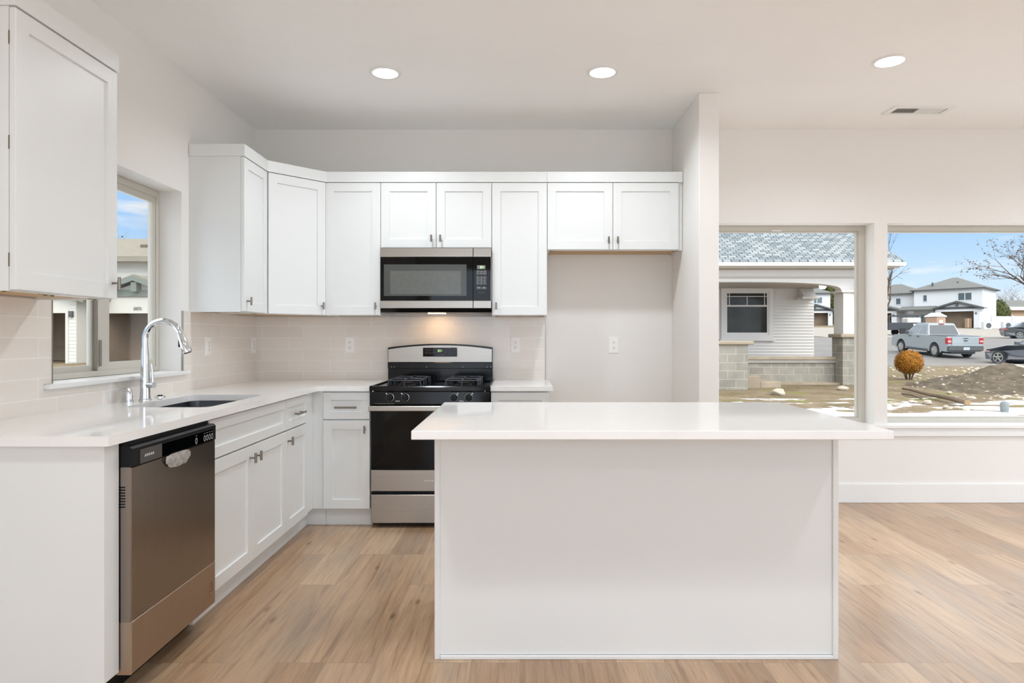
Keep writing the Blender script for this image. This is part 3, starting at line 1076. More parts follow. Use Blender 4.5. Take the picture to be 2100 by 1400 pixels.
# ------------------------------------------------------------------ outlets
def outlet(O, u, n, label, plug=True):
    """wall plate centred on O"""
    M = frame_matrix(O, u, n)
    r = thing('wall_outlet', label, 'outlet', O, group='white wall outlets')
    mb = MB(M).panel((-0.036, 0, -0.059), (1, 0, 0), (0, 0, 1), (0, 1, 0), 0.072, 0.118, [(0, 0), (0, 0.003), (0.003, 0.0055)])
    part('cover_plate', mb, M_PLATE, r)
    for k in (-1, 1):
        zc = k * 0.0195
        mb = MB(M)
        pts = []
        for i in range(20):
            a = 2 * PI * i / 20
            pts.append((0.0165 * math.cos(a), max(-0.0125, min(0.0125, 0.0165 * math.sin(a))) + zc))
        mb.prism(pts, 'y', 0.0055, 0.0070)
        sck = part('socket', mb, M_PLATE, r)
        mb = MB(M)
        mb.box(-0.0072, -0.0048, 0.0070, 0.0073, zc - 0.001, zc + 0.0075)
        mb.box(0.0048, 0.0072, 0.0070, 0.0073, zc - 0.001, zc + 0.0065)
        mb.cyl((0, 0.0070, zc - 0.0065), (0, 0.0073, zc - 0.0065), 0.0028, n=10)
        part('slots', mb, M_DARK, sck)
    return r

outlet((-1.249, YB - TT, 1.160), (1, 0, 0), (0, -1, 0), 'white duplex outlet on the tile between the corner and the range')
outlet((-0.032, YB - TT, 1.160), (1, 0, 0), (0, -1, 0), 'white duplex outlet on the tile right of the range')
outlet((0.691, YB, 1.158), (1, 0, 0), (0, -1, 0), 'white duplex outlet on the bare wall of the refrigerator space')

def decora(O, u, n, label):
    M = frame_matrix(O, u, n)
    r = thing('wall_outlet', label, 'outlet', O, group='white wall outlets')
    part('cover_plate', MB(M).panel((-0.036, 0, -0.059), (1, 0, 0), (0, 0, 1), (0, 1, 0), 0.072, 0.118, [(0, 0), (0, 0.004), (0.003, 0.0065)]), M_PLATE, r)
    ins = part('receptacle', MB(M).panel((-0.0168, 0, -0.0335), (1, 0, 0), (0, 0, 1), (0, 1, 0), 0.0336, 0.067, [(0, 0.0060), (0, 0.008), (0.001, 0.0085)]), M_PLATE, r)
    for zc in (-0.021, 0.021):
        mb = MB(M)
        mb.box(-0.0072, -0.0048, 0.0085, 0.0088, zc - 0.001, zc + 0.0075)
        mb.box(0.0048, 0.0072, 0.0085, 0.0088, zc - 0.001, zc + 0.0065)
        mb.cyl((0, 0.0085, zc - 0.0065), (0, 0.0088, zc - 0.0065), 0.0028, n=10)
        part('slots', mb, M_DARK, ins)
    part('test_button', MB(M).box(-0.006, 0.006, 0.0085, 0.0096, -0.004, 0.004, 0.0004), M_KEY, ins)
    return r

decora((XL + TT, 4.058, 1.160), (0, 1, 0), (1, 0, 0), 'white outlet on the left wall tile, nearer the sink window')
decora((XL + TT, 4.748, 1.160), (0, 1, 0), (1, 0, 0), 'white outlet on the left wall tile, tight against the room corner')

# ================================================================== ISLAND
r = thing('kitchen_island', 'white kitchen island base standing on the oak floor in the foreground', 'island', (0.44, 2.78, 0))
IX0, IX1, IY0, IY1 = -0.322, 1.2026, 2.468, 3.085
part('carcass', MB().box(IX0 + 0.004, IX1 - 0.004, IY0 + 0.008, IY1 - 0.02, 0.10, CB - 0.001), M_CAB, r)
part('plinth', MB().box(IX0 + 0.004, IX1 - 0.004, IY0 + 0.008, IY1 - 0.08, 0.0, 0.0995), M_CAB, r)
part('back_panel', MB().box(IX0 + 0.020, IX1 - 0.020, IY0 + 0.004, IY0 + 0.0078, 0.016, CB - 0.001), M_CAB, r)
for xa, xb in ((IX0, IX0 + 0.021), (IX1 - 0.021, IX1)):
    part('corner_trim', MB().box(xa, xb, IY0 - 0.004, IY0 + 0.0079, 0.0, CB - 0.001, 0.002), M_CAB, r)
part('base_trim', MB().box(IX0 + 0.0212, IX1 - 0.0212, IY0 - 0.006, IY0 + 0.0039, 0.0, 0.0155, 0.003, 2), M_CAB, r)
wi = (IX1 - IX0 - 0.008) / 3
Mi = frame_matrix((IX1 - 0.004, IY1 - 0.02), (-1, 0, 0), (0, 1, 0))
for k in range(3):
    add_door(r, Mi, k * wi + g, (k + 1) * wi - g, DZ[0], DZ[1], ('t', (k + 1) * wi - 0.03, DZ[1] - 0.056))
    add_door(r, Mi, k * wi + g, (k + 1) * wi - g, RZ[0], RZ[1], ('bar', (k + 0.5) * wi, 0.769), 'drawer')
single('island_countertop', MB().box(-0.3614, 1.2450, 2.172, 3.131, CB + 0.002, CT, 0.0018), M_QUARTZ, 'broad glossy white quartz slab on the island with seating overhang', 'countertop', loc=(0.44, 2.65, CB))
# ================================================================== APPLIANCES
SEG = {'0': 'abcdef', '1': 'bc', '2': 'abged', '3': 'abgcd', '4': 'fgbc', '5': 'afgcd', '6': 'afgedc', '7': 'abc', '8': 'abcdefg', '9': 'abcfgd'}

def digits(mb, s, x, z, h, y, sgn=-1, dep=0.0006):
    """seven segment digits on a plane facing -y, left edge x, bottom z"""
    w = h * 0.52
    t = h * 0.13
    for ch in s:
        if ch == ':':
            for zz in (0.3, 0.7):
                mb.box(x, x + t, y - dep, y, z + h * zz - t / 2, z + h * zz + t / 2)
            x += t * 2.2
            continue
        segs = {'a': (t * .6, w - t * .6, h - t, h), 'd': (t * .6, w - t * .6, 0, t), 'g': (t * .6, w - t * .6, h / 2 - t / 2, h / 2 + t / 2),
                'f': (0, t, h / 2 + t * .2, h - t * .3), 'e': (0, t, t * .3, h / 2 - t * .2),
                'b': (w - t, w, h / 2 + t * .2, h - t * .3), 'c': (w - t, w, t * .3, h / 2 - t * .2)}
        for k in SEG[ch]:
            a, b, c, d = segs[k]
            mb.box(x + a, x + b, y - dep, y, z + c, z + d)
        x += w + t * 1.3


def ring_mark(mb, x, z, w, h, y, t=0.0009, dep=0.0004):
    mb.frame((x - w / 2, y, z - h / 2), (1, 0, 0), (0, 0, 1), (0, -1, 0), w, h, t, t, t, t, 0, dep)

# ------------------------------------------------------------------ gas range
RX0, RX1 = -0.9525, -0.1905
RC = (RX0 + RX1) / 2
r = thing('gas_range', 'black and stainless freestanding gas range between the base cabinets', 'stove', (RC, 4.47, 0))
YFR = 4.150     # front face of control panel
mb = MB().box(RX0, RX1, 4.215, 4.775, 0.035, 0.885)
mb.box(RX0 + 0.03, RX1 - 0.03, 4.26, 4.76, 0.0, 0.035)
part('body', mb, M_BLACKM, r)
# storage drawer
mb = MB().panel((RX0 + 0.004, 4.214, 0.030), (1, 0, 0), (0, 0, 1), (0, -1, 0), RX1 - RX0 - 0.008, 0.183, [(0, 0), (0, 0.046), (0.004, 0.051)])
part('storage_drawer', mb, M_STEEL, r)
# oven door
dm = part('oven_door', MB().box(RX0 + 0.004, RX1 - 0.004, 4.176, 4.214, 0.236, 0.776, 0.002), M_BLACKM, r)
part('door_glass', MB().box(RX0 + 0.006, RX1 - 0.006, 4.170, 4.1758, 0.371, 0.774, 0.0015), M_BGLASS, dm)
part('lower_trim', MB().panel((RX0 + 0.004, 4.1758, 0.2345), (1, 0, 0), (0, 0, 1), (0, -1, 0), RX1 - RX0 - 0.008, 0.1355, [(0, 0), (0, 0.010), (0.003, 0.013)]), M_STEEL, dm)
hb = MB().prism([(4.088, 0.7535), (4.085, 0.757), (4.085, 0.7815), (4.089, 0.785), (4.106, 0.785), (4.110, 0.781), (4.110, 0.757), (4.106, 0.7535)], 'x', RX0 + 0.004, RX1 - 0.004)
part('handle', hb, M_STEEL, dm)
for xa in (RX0 + 0.02, RX1 - 0.045):
    part('handle_post', MB().box(xa, xa + 0.025, 4.1098, 4.1705, 0.758, 0.780, 0.002), M_BLACKM, dm)
part('brand_lettering', text_bm('AMANA', 0.0165, basis((RC, 4.1625, 0.301), (1, 0, 0), (0, 0, 1)), spacing=1.5), M_WPRINT, dm)
# control panel and cooktop
part('control_panel', MB().prism([(4.20, 0.787), (4.156, 0.787), (YFR, 0.793), (YFR + 0.004, 0.868), (4.20, 0.868)], 'x', RX0 + 0.001, RX1 - 0.001), M_BLACK, r)
mb = MB()
mb.prism([(4.146, 0.8705), (4.142, 0.876), (4.142, 0.899), (4.148, 0.9055), (4.165, 0.9065), (4.18, 0.899), (4.66, 0.899), (4.672, 0.9065), (4.70, 0.9065), (4.70, 0.8705)], 'x', RX0 - 0.001, RX1 + 0.001)
for xa, xb in ((RX0 - 0.001, RX0 + 0.016), (RX1 - 0.016, RX1 + 0.001)):
    mb.box(xa, xb, 4.16, 4.69, 0.8995, 0.9075, 0.002)
ct = part('cooktop', mb, M_BLACK, r)
part('vent_slots', MB().box(RX0 + 0.03, RX0 + 0.155, YFR - 0.0012, YFR + 0.004, 0.7925, 0.7950), M_NICKEL, r)
for xs in (RX0 + 0.022, RX1 - 0.03):
    part('lid_screw', MB().cyl((xs, 4.1425, 0.874), (xs, 4.140, 0.874), 0.004, n=10), M_CHROME, r)
for kx in (-0.824, -0.727, -0.418, -0.324):
    kz = 0.834
    kb = MB().lathe([(0.0235, YFR + 0.003), (0.0235, YFR - 0.006), (0.021, YFR - 0.010), (0.019, YFR - 0.022), (0.016, YFR - 0.024)], (kx, 0, kz), axis='y', n=24)
    kb.box(kx - 0.0045, kx + 0.0045, YFR - 0.032, YFR - 0.020, kz - 0.017, kz + 0.017, 0.0015)
    k = part('knob', kb, M_BLACKM, r, smooth=30)
    part('knob_ring', MB().lathe([(0.0245, YFR + 0.002), (0.0245, YFR - 0.003), (0.0220, YFR - 0.0035)], (kx, 0, kz), axis='y', n=24), M_CHROME, k, smooth=30)
    sgn = -1 if kx < RC else 1
    part('burner_mark', MB().cyl((kx + sgn * 0.023, YFR + 0.003, kz + 0.024), (kx + sgn * 0.023, YFR - 0.0005, kz + 0.024), 0.0048, n=12), M_WPRINT, r)
for lx in (-0.776, -0.371):
    m2 = MB()
    for i in range(5):
        m2.box(lx - 0.014 + i * 0.0058, lx - 0.0094 + i * 0.0058, YFR - 0.0014, YFR + 0.004, 0.8085, 0.8125)
    part('panel_print', m2, M_WPRINT, r)
# burners and grates
for gx in (-0.742, -0.372):
    for gy in (4.305, 4.545):
        part('burner_cap', MB().lathe([(0.058, 0.8985), (0.056, 0.906), (0.040, 0.910), (0.040, 0.919), (0.034, 0.922)], (gx, gy, 0), n=24), M_BLACKM, r, smooth=35)
        h = 0.108
        mb = MB()
        zt = 0.937
        loop = [(gx + p[0], gy + p[1]) for p in rrect(-h, h, -h, h, 0.022, 4)]
        mb.tube([(p[0], p[1], zt) for p in loop] + [(loop[0][0], loop[0][1], zt)], 0.0052, n=8, cap=False)
        for sx in (-1, 1):
            for sy in (-1, 1):
                mb.tube([(gx + sx * (h - 0.008), gy + sy * (h - 0.008), zt), (gx + sx * (h - 0.003), gy + sy * (h - 0.003), 0.915), (gx + sx * (h - 0.003), gy + sy * (h - 0.003), 0.9)], 0.0055, n=8)
        for a in range(4):
            c, s = round(math.cos(a * PI / 2)), round(math.sin(a * PI / 2))
            mb.tube([(gx + c * h, gy + s * h, 0.902), (gx + c * h, gy + s * h, zt), (gx + c * h * 0.72, gy + s * h * 0.72, zt + 0.006), (gx + c * 0.022, gy + s * 0.022, zt + 0.006)], 0.005, n=8)
        part('burner_grate', mb, M_IRON, r, smooth=50)
# backguard
YG = 4.712
mb = MB().box(RX0 + 0.002, RX1 - 0.006, YG + 0.005, 4.796, 0.86, 1.035)
mb.box(RX0 + 0.002, RX1 - 0.006, YG - 0.012, YG + 0.02, 0.99, 1.036, 0.003)
part('riser', mb, M_BLACK, r)

def arch(x, base, rise):
    t = (x - RC) / ((RX1 - RX0) / 2)
    return base + rise * (1 - t * t)

def arched(xa, xb, zb, base, rise, ya, yb, n=18):
    pts = [(xa, zb), (xb, zb)]
    for i in range(n + 1):
        x = xb + (xa - xb) * i / n
        pts.append((x, arch(x, base, rise)))
    return MB().prism(pts, 'y', ya, yb)
bg = part('backguard', arched(RX0 + 0.002, RX1 - 0.006, 1.0365, 1.142, 0.027, YG, 4.796), M_BLACK, r)
st = part('control_fascia', arched(RX0 + 0.006, RX1 - 0.011, 1.038, 1.128, 0.030, YG - 0.006, YG - 0.0002), M_STEEL, bg)
for xs in (RX0 + 0.03, RX0 + 0.05, RC - 0.10, RX1 - 0.22, RX1 - 0.045, RX1 - 0.018):
    part('screw', MB().cyl((xs, YG - 0.0118, 1.003), (xs, YG - 0.0140, 1.003), 0.0036, n=10), M_NICKEL, r)
DXA, DXB = -0.697, -0.452
DZA, DZB = 1.077, 1.141
part('display_bezel', MB().box(DXA - 0.004, DXB + 0.004, YG - 0.0085, YG - 0.0061, DZA - 0.004, DZB + 0.003), M_TRIM, bg)
part('display_panel', MB().box(DXA, DXB, YG - 0.0095, YG - 0.0086, DZA, DZB), M_BGLASS, bg)
YP = YG - 0.0095
mb = MB()
digits(mb, '331', -0.592, 1.111, 0.0165, YP)
part('clock_digits', mb, M_GREEN, bg)
mb = MB()
for i in range(3):
    for j in range(2):
        x, z = DXA + 0.022 + i * 0.0275, 1.1265 - j * 0.0215
        ring_mark(mb, x, z, 0.0225, 0.015, YP)
        mb.box(x - 0.004, x + 0.004, YP - 0.0004, YP, z - 0.0025, z + 0.0025)
for i in range(2):
    for j in range(2):
        x, z = -0.502 + i * 0.0285, 1.1265 - j * 0.0215
        ring_mark(mb, x, z, 0.0225, 0.015, YP)
        mb.box(x - 0.004, x + 0.004, YP - 0.0004, YP, z - 0.0025, z + 0.0025)
ring_mark(mb, -0.531, 1.1155, 0.013, 0.036, YP)
mb.prism([(-0.535, 1.122), (-0.527, 1.122), (-0.531, 1.128)], 'y', YP - 0.0004, YP)
mb.prism([(-0.535, 1.110), (-0.531, 1.104), (-0.527, 1.110)], 'y', YP - 0.0004, YP)
for i in range(4):
    ring_mark(mb, -0.600 + i * 0.0165, 1.0875, 0.0145, 0.010, YP)
ring_mark(mb, -0.503, 1.0875, 0.020, 0.009, YP)
part('touch_keys', mb, M_DIM, bg)

# ------------------------------------------------------------------ microwave
MX0, MX1 = -0.9525, -0.1945
MF = 4.459
r = thing('microwave_oven', 'stainless and black over-the-range microwave hung under the short cabinet', 'microwave', ((MX0 + MX1) / 2, 4.64, 1.388))
mb = MB().box(MX0 + 0.003, MX1 - 0.003, MF + 0.032, YB - 0.012, 1.392, 1.8225)
part('body', mb, M_BLACKM, r)
mb = MB().prism([(MF + 0.005, 1.412), (MF + 0.020, 1.386), (YB - 0.05, 1.386), (YB - 0.05, 1.3918), (MF + 0.031, 1.3918), (MF + 0.031, 1.412)], 'x', MX0 + 0.002, MX1 - 0.002)
part('underside', mb, M_BLACK, r)
for xa in (-0.86, -0.45):
    part('grease_filter', MB().box(xa, xa + 0.165, 4.52, 4.66, 1.3835, 1.3859), M_NICKEL, r)
part('cooktop_lamp', MB().box(-0.650, -0.530, 4.625, 4.690, 1.3840, 1.3859), M_HOOD, r)
XD = -0.3185
dm = part('door', MB().box(MX0, XD - 0.0015, MF + 0.006, MF + 0.031, 1.4135, 1.8235, 0.001), M_BLACKM, r)
part('upper_trim', MB().panel((MX0, MF + 0.006, 1.7635), (1, 0, 0), (0, 0, 1), (0, -1, 0), XD - 0.0015 - MX0, 0.0615, [(0, 0), (0, 0.005), (0.002, 0.007)]), M_STEEL, dm)
part('lower_trim', MB().panel((MX0, MF + 0.006, 1.4135), (1, 0, 0), (0, 0, 1), (0, -1, 0), XD - 0.0015 - MX0, 0.052, [(0, 0), (0, 0.005), (0.002, 0.007)]), M_STEEL, dm)
part('door_glass', MB().box(MX0 + 0.001, XD - 0.0025, MF + 0.001, MF + 0.0058, 1.4665, 1.7625), M_BGLASS, dm)
wx0, wx1, wz0, wz1 = -0.928, -0.364, 1.4975, 1.7130
part('window', MB().panel((wx0, MF + 0.001, wz0), (1, 0, 0), (0, 0, 1), (0, -1, 0), wx1 - wx0, wz1 - wz0, [(0, 0), (0, 0.0008), (0.001, 0.0010)]), M_GREYSCREEN, dm)
part('window_screen', MB().box(-0.884, -0.402, MF - 0.0006, MF - 0.0001, 1.509, 1.669), M_GREYSCREEN2, dm)
cp = part('control_panel', MB().box(XD + 0.0015, MX1, MF + 0.001, MF + 0.031, 1.4665, 1.7625), M_BGLASS, r)
part('upper_trim', MB().panel((XD + 0.0015, MF + 0.006, 1.7635), (1, 0, 0), (0, 0, 1), (0, -1, 0), MX1 - XD - 0.0015, 0.0615, [(0, 0), (0, 0.005), (0.002, 0.007)]), M_STEEL, cp)
part('lower_trim', MB().panel((XD + 0.0015, MF + 0.006, 1.4135), (1, 0, 0), (0, 0, 1), (0, -1, 0), MX1 - XD - 0.0015, 0.052, [(0, 0), (0, 0.005), (0.002, 0.007)]), M_STEEL, cp)
part('edge_strip', MB().box(MX1 - 0.003, MX1 + 0.0005, MF + 0.0002, MF + 0.03, 1.4665, 1.7625), M_STEEL, cp)
X0 = -0.292
part('display_panel', MB().box(X0, X0 + 0.057, MF + 0.0002, MF + 0.0009, 1.681, 1.707), M_LCD, cp)
mb = MB()
digits(mb, '331', X0 + 0.019, 1.6865, 0.0150, MF + 0.0002)
part('clock_digits', mb, M_GREEN, cp)
mb = MB()
YP = MF + 0.001
for i in range(3):
    for j in range(2):
        x, z = X0 + 0.006 + i * 0.0235, 1.6655 - j * 0.0150
        ring_mark(mb, x, z, 0.021, 0.0120, YP)
        mb.box(x - 0.0055, x + 0.0055, YP - 0.0004, YP, z - 0.0018, z + 0.0018)
for i in range(3):
    for j in range(4):
        x, z = X0 + 0.006 + i * 0.0235, 1.6265 - j * 0.0150
        ring_mark(mb, x, z, 0.021, 0.0125, YP)
        mb.box(x - 0.0022, x + 0.0022, YP - 0.0004, YP, z - 0.0036, z + 0.0036)
for i in range(2):
    x = X0 + 0.012 + i * 0.0355
    ring_mark(mb, x, 1.553, 0.0330, 0.0165, YP)
    mb.box(x - 0.010, x + 0.010, YP - 0.0004, YP, 1.550, 1.556)
part('touch_keys', mb, M_KEY, cp)
mb = MB()
for i in range(2):
    x = X0 + 0.018 + i * 0.023
    ring_mark(mb, x, 1.521, 0.021, 0.0135, YP)
    mb.box(x - 0.002, x + 0.003, YP - 0.0004, YP, 1.519, 1.523)
part('touch_keys', mb, M_DIM, cp)

# ------------------------------------------------------------------ dishwasher (front faces +x)
DXF = -1.280
r = thing('dishwasher', 'stainless dishwasher with black control strip at the near end of the left run', 'dishwasher', (-1.60, (YD0 + YD1) / 2, 0))
da, db = 2.1525, 2.7455
part('body', MB().box(XL + 0.05, -1.330, da + 0.004, db - 0.002, 0.10, 0.862), M_BLACKM, r)
part('toe_kick', MB().box(-1.45, -1.395, da + 0.004, db + 0.008, 0.0, 0.0995), M_BLACK, r)
part('top_seal', MB().box(-1.3298, -1.305, da + 0.002, db - 0.012, 0.848, 0.868), M_BLACKM, r)
Vz, Vn, Vy = (0, 0, 1), (1, 0, 0), (0, 1, 0)
cs = MB().prism([(-1.329, 0.787), (DXF + 0.002, 0.787), (DXF + 0.002, 0.846), (DXF - 0.006, 0.853), (-1.329, 0.853)], 'y', da, db)
cs = part('control_strip', cs, M_BLACKM, r)
part('badge_panel', MB().box(DXF + 0.002, DXF + 0.0042, da + 0.045, da + 0.178, 0.7885, 0.836, 0.0005), plain('dark_grey_plastic', (74, 72, 70), 0.35, var=0.05), cs)
part('touch_panel', MB().box(DXF + 0.002, DXF + 0.0042, da + 0.179, db - 0.028, 0.7885, 0.836, 0.0005), M_BGLASS, cs)
part('brand_lettering', text_bm('AMANA', 0.0125, basis((DXF + 0.0045, da + 0.098, 0.8125), (0, 1, 0), (0, 0, 1)), spacing=1.5), M_WPRINT, cs)
mb = MB()
for yy in (da + 0.425, da + 0.493, da + 0.514, da + 0.535, da + 0.556):
    pts_o, pts_i = [], []
    for i in range(20):
        a = 2 * PI * i / 20
        pts_o.append((DXF + 0.0044, yy + 0.0085 * math.cos(a), 0.806 + 0.0125 * math.sin(a)))
        pts_i.append((DXF + 0.0044, yy + 0.0052 * math.cos(a), 0.806 + 0.0085 * math.sin(a)))
    mb.rings([pts_o, pts_i], cap0=False, cap1=False)
    mb.box(DXF + 0.0042, DXF + 0.0045, yy - 0.006, yy + 0.006, 0.8255, 0.8268)
part('touch_keys', mb, M_KEY, cs)
part('door', MB().panel((-1.329, da, 0.2765), Vy, Vz, Vn, db - da, 0.5095, [(0, 0), (0, 0.046), (0.003, 0.049)]), M_STEELV, r)
dp = part('door_lower_film', MB().panel((-1.329, da, 0.102), Vy, Vz, Vn, db - da, 0.174, [(0, 0), (0, 0.0465), (0.003, 0.0495)]), M_STEELF, r, label='paler film-covered lower strip of the dishwasher door')
# side vent slots on the near edge of the door
mb = MB()
for i in range(8):
    z = 0.718 - 0.0062 * i * 1.5
    mb.box(-1.324, -1.300, da - 0.0006, da + 0.002, z, z + 0.0045)
part('side_vent', mb, M_BLACK, r)
# oval badge low on the right
mb = MB()
pts = []
for i in range(28):
    a = 2 * PI * i / 28
    pts.append((db - 0.038 + 0.017 * math.cos(a), 0.176 + 0.031 * math.sin(a)))
mb.prism(pts, 'x', DXF + 0.0005, DXF + 0.0012)
bd = part('oval_badge', mb, M_BADGE, dp)
mb = MB()
po = [(DXF + 0.0013, db - 0.038 + 0.017 * math.cos(2 * PI * i / 28), 0.176 + 0.031 * math.sin(2 * PI * i / 28)) for i in range(28)]
pi_ = [(DXF + 0.0013, db - 0.038 + 0.0150 * math.cos(2 * PI * i / 28), 0.176 + 0.0285 * math.sin(2 * PI * i / 28)) for i in range(28)]
mb.rings([po, pi_], cap0=False, cap1=False)
for zz, hw in ((0.195, 0.0080), (0.186, 0.0105), (0.177, 0.0090), (0.165, 0.0120)):
    mb.box(DXF + 0.0012, DXF + 0.0014, db - 0.038 - hw, db - 0.038 + hw, zz - 0.0022, zz + 0.0022)
part('badge_print', mb, M_BADGED, bd)
# crumpled plastic bag hanging from the control strip
bm2 = bmesh.new()
bmesh.ops.create_icosphere(bm2, subdivisions=4, radius=1.0)
for v in bm2.verts:
    n_ = noise.noise(v.co * 3.1) * 0.25 + noise.noise(v.co * 7.0) * 0.12
    v.co *= 1 + n_
    z = v.co.z * 0.030
    if z > 0.018:
        z = 0.018 + (z - 0.018) * 0.2
    v.co = Vector((DXF + 0.008 + v.co.x * 0.0065, da + 0.285 + v.co.y * 0.083, 0.768 + z))
mbag = MB()
mbag.merge(bm2)
single('plastic_bag', mbag, M_BAG, 'crumpled clear plastic bag hanging on the dishwasher door under the control strip', 'bag', smooth=60, loc=(DXF + 0.011, da + 0.285, 0.768))
# ================================================================== OUTDOORS
GZ = [(-80, -0.32), (5, -0.32), (11, -0.17), (15.86, -0.06), (20, -0.03), (28, -0.04), (31, -0.07), (34.6, 0.141), (37.6, 0.32), (50, 0.92), (60, 1.1), (70, 1.45), (92, 2.5), (130, 4.2), (330, 8.0)]

def gz(x, y):
    for (a, za), (b, zb) in zip(GZ[:-1], GZ[1:]):
        if a <= y <= b:
            t = (y - a) / (b - a)
            z = za + (zb - za) * t
            break
    else:
        z = GZ[0][1] if y < 0 else GZ[-1][1]
    if x < -6 and y > 15:                       # the neighbour's drive on the left lies level
        k = min(1.0, (-6 - x) / 4.0)
        z = z * (1 - k) + 0.13 * k if y < 60 else z
    return z


def onray(px, y):
    return (px - 1066.0) / F_PX * y


def frange(a, b, s):
    r = []
    while a < b - 1e-6:
        r.append(a)
        a += s
    r.append(b)
    return r

# ---------------- materials
def ground_material():
    m, nt, b = new_mat('yard_soil')
    vec = obj_coords(nt)
    f1 = noise_node(nt, vec, 1.3, 6.0, 0.65)
    f2 = noise_node(nt, vec, 14.0, 5.0, 0.7)
    c = ramp(nt, f1, [(0.30, rgb((108, 99, 72))), (0.5, rgb((129, 113, 91))), (0.72, rgb((147, 134, 113)))])
    c = mix(nt, 0.55, c, ramp(nt, f2, [(0.3, (0.45, 0.43, 0.40, 1)), (0.6, (1, 1, 1, 1))]), 'MULTIPLY')
    moss = noise_node(nt, vec, 0.9, 3.0)
    c = mix(nt, ramp(nt, moss, [(0.56, (0, 0, 0, 1)), (0.66, (0.75, 0.75, 0.75, 1))]), c, rgb((120, 118, 63)))
    mp = nt.nodes.new('ShaderNodeMapping')
    mp.inputs['Scale'].default_value = (0.6, 1.5, 1.0)
    mp.inputs['Location'].default_value = (3.0, 0.4, 0)
    nt.links.new(vec, mp.inputs['Vector'])
    sn = noise_node(nt, mp.outputs[0], 1.0, 6.0, 0.62)
    # snow lies thickest close to the house, thins out up the yard
    sep = nt.nodes.new('ShaderNodeSeparateXYZ')
    nt.links.new(vec, sep.inputs[0])
    mr = nt.nodes.new('ShaderNodeMapRange')
    mr.inputs['From Min'].default_value = 11.5
    mr.inputs['From Max'].default_value = 16.0
    mr.inputs['To Min'].default_value = 0.09
    mr.inputs['To Max'].default_value = -0.20
    nt.links.new(sep.outputs['Y'], mr.inputs['Value'])
    ad = nt.nodes.new('ShaderNodeMath')
    ad.operation = 'ADD'
    nt.links.new(sn, ad.inputs[0])
    nt.links.new(mr.outputs[0], ad.inputs[1])
    mask = ramp(nt, ad.outputs[0], [(0.50, (0, 0, 0, 1)), (0.535, (1, 1, 1, 1))])
    c = mix(nt, mask, c, (0.90, 0.91, 0.93, 1))
    nt.links.new(c, b.inputs['Base Color'])
    b.inputs['Roughness'].default_value = 0.9
    b.inputs['Specular IOR Level'].default_value = 0.1
    bump(nt, b, f2, 0.6, 0.05)
    return m

M_SOIL = ground_material()
M_ASPH = plain('street_asphalt', (116, 112, 108), 0.85, var=0.10, nscale=0.8, bumpiness=0.1, bscale=30, spec=0.2)
M_CONC = plain('concrete', (146, 139, 130), 0.85, var=0.08, nscale=2.0, spec=0.2)
M_DIRT = plain('piled_dirt', (96, 86, 73), 0.95, var=0.30, nscale=5.0, bumpiness=0.9, bscale=9, spec=0.1)
M_STONE = plain('field_stone', (170, 158, 142), 0.85, var=0.18, nscale=3.0, bumpiness=0.4, bscale=12, spec=0.2)
M_LOG = plain('weathered_log', (115, 98, 80), 0.9, var=0.25, nscale=4.0, stretch=(1, 8, 8), bumpiness=0.4, bscale=10)
M_BLOCK = brick('concrete_block', (153, 146, 134), (138, 132, 121), (170, 163, 148), 0.41, 0.203, 0.009, 'sz0', rough=0.9, bump_s=0.4, dirt=0.35, dscale=3.0, spec=0.1)
M_CAPST = plain('cast_cap_stone', (153, 139, 120), 0.9, var=0.12, nscale=3.0, bumpiness=0.3, bscale=14, spec=0.1)
M_SHING = brick('grey_shingles', (164, 168, 166), (118, 124, 126), (78, 82, 86), 0.22, 0.122, 0.014, 'xy0', rough=0.9, bump_s=0.4, dirt=0.25, dscale=8.0, spec=0.1)
M_HOUSEW = plain('house_white_paint', (206, 199, 191), 0.6, var=0.02, nscale=2.0)
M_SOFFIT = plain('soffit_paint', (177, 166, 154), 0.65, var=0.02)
M_GUTTER = plain('gutter_paint', (204, 194, 185), 0.5, var=0.02)
M_STUCCO = plain('white_siding_paint', (202, 202, 202), 0.65, var=0.015, nscale=1.5)
M_CREAM = plain('cream_siding_paint', (194, 189, 178), 0.65, var=0.02, nscale=1.5)
M_ROOFG = plain('charcoal_roof', (108, 108, 104), 0.9, var=0.10, nscale=6.0, bumpiness=0.3, bscale=20, spec=0.1)
M_ROOFT = plain('taupe_roof', (129, 122, 108), 0.9, var=0.10, nscale=5.0, bumpiness=0.3, bscale=20, spec=0.1)
M_FASCIA = plain('dark_fascia', (70, 72, 72), 0.6, var=0.05)
M_GREENF = plain('grey_green_fascia', (104, 110, 101), 0.6, var=0.05)
M_GARAGE = plain('bare_garage_interior', (129, 111, 92), 0.9, var=0.12, nscale=1.0)
M_WINGL = plain('dull_window_glass', (72, 84, 84), 0.08, var=0.15, nscale=1.0, spec=0.8)
M_DARKGL = plain('dark_window_glass', (52, 50, 44), 0.08, var=0.45, nscale=2.5, spec=0.15)
M_TAN = plain('tan_wall', (177, 147, 118), 0.8, var=0.05)
M_VINYL = plain('white_vinyl', (202, 202, 204), 0.5, var=0.01)
M_EVER = plain('evergreen_leaf', (79, 84, 44), 0.8, var=0.35, nscale=5.0, spec=0.2)
M_RUST = plain('rust_orange_leaf', (159, 106, 37), 0.8, var=0.35, nscale=8.0, spec=0.2)
M_YELLOW = plain('yellow_leaf', (177, 135, 51), 0.8, var=0.3, nscale=8.0, spec=0.2)
M_BARK = plain('grey_bark', (89, 75, 65), 0.9, var=0.2, nscale=4.0, spec=0.1)
M_LEAF = plain('dry_brown_leaf', (89, 72, 60), 0.8, var=0.25, nscale=6.0, spec=0.1)
M_TRUCK = plain('pale_blue_grey_paint', (144, 151, 154), 0.30, var=0.01, coat=0.6)
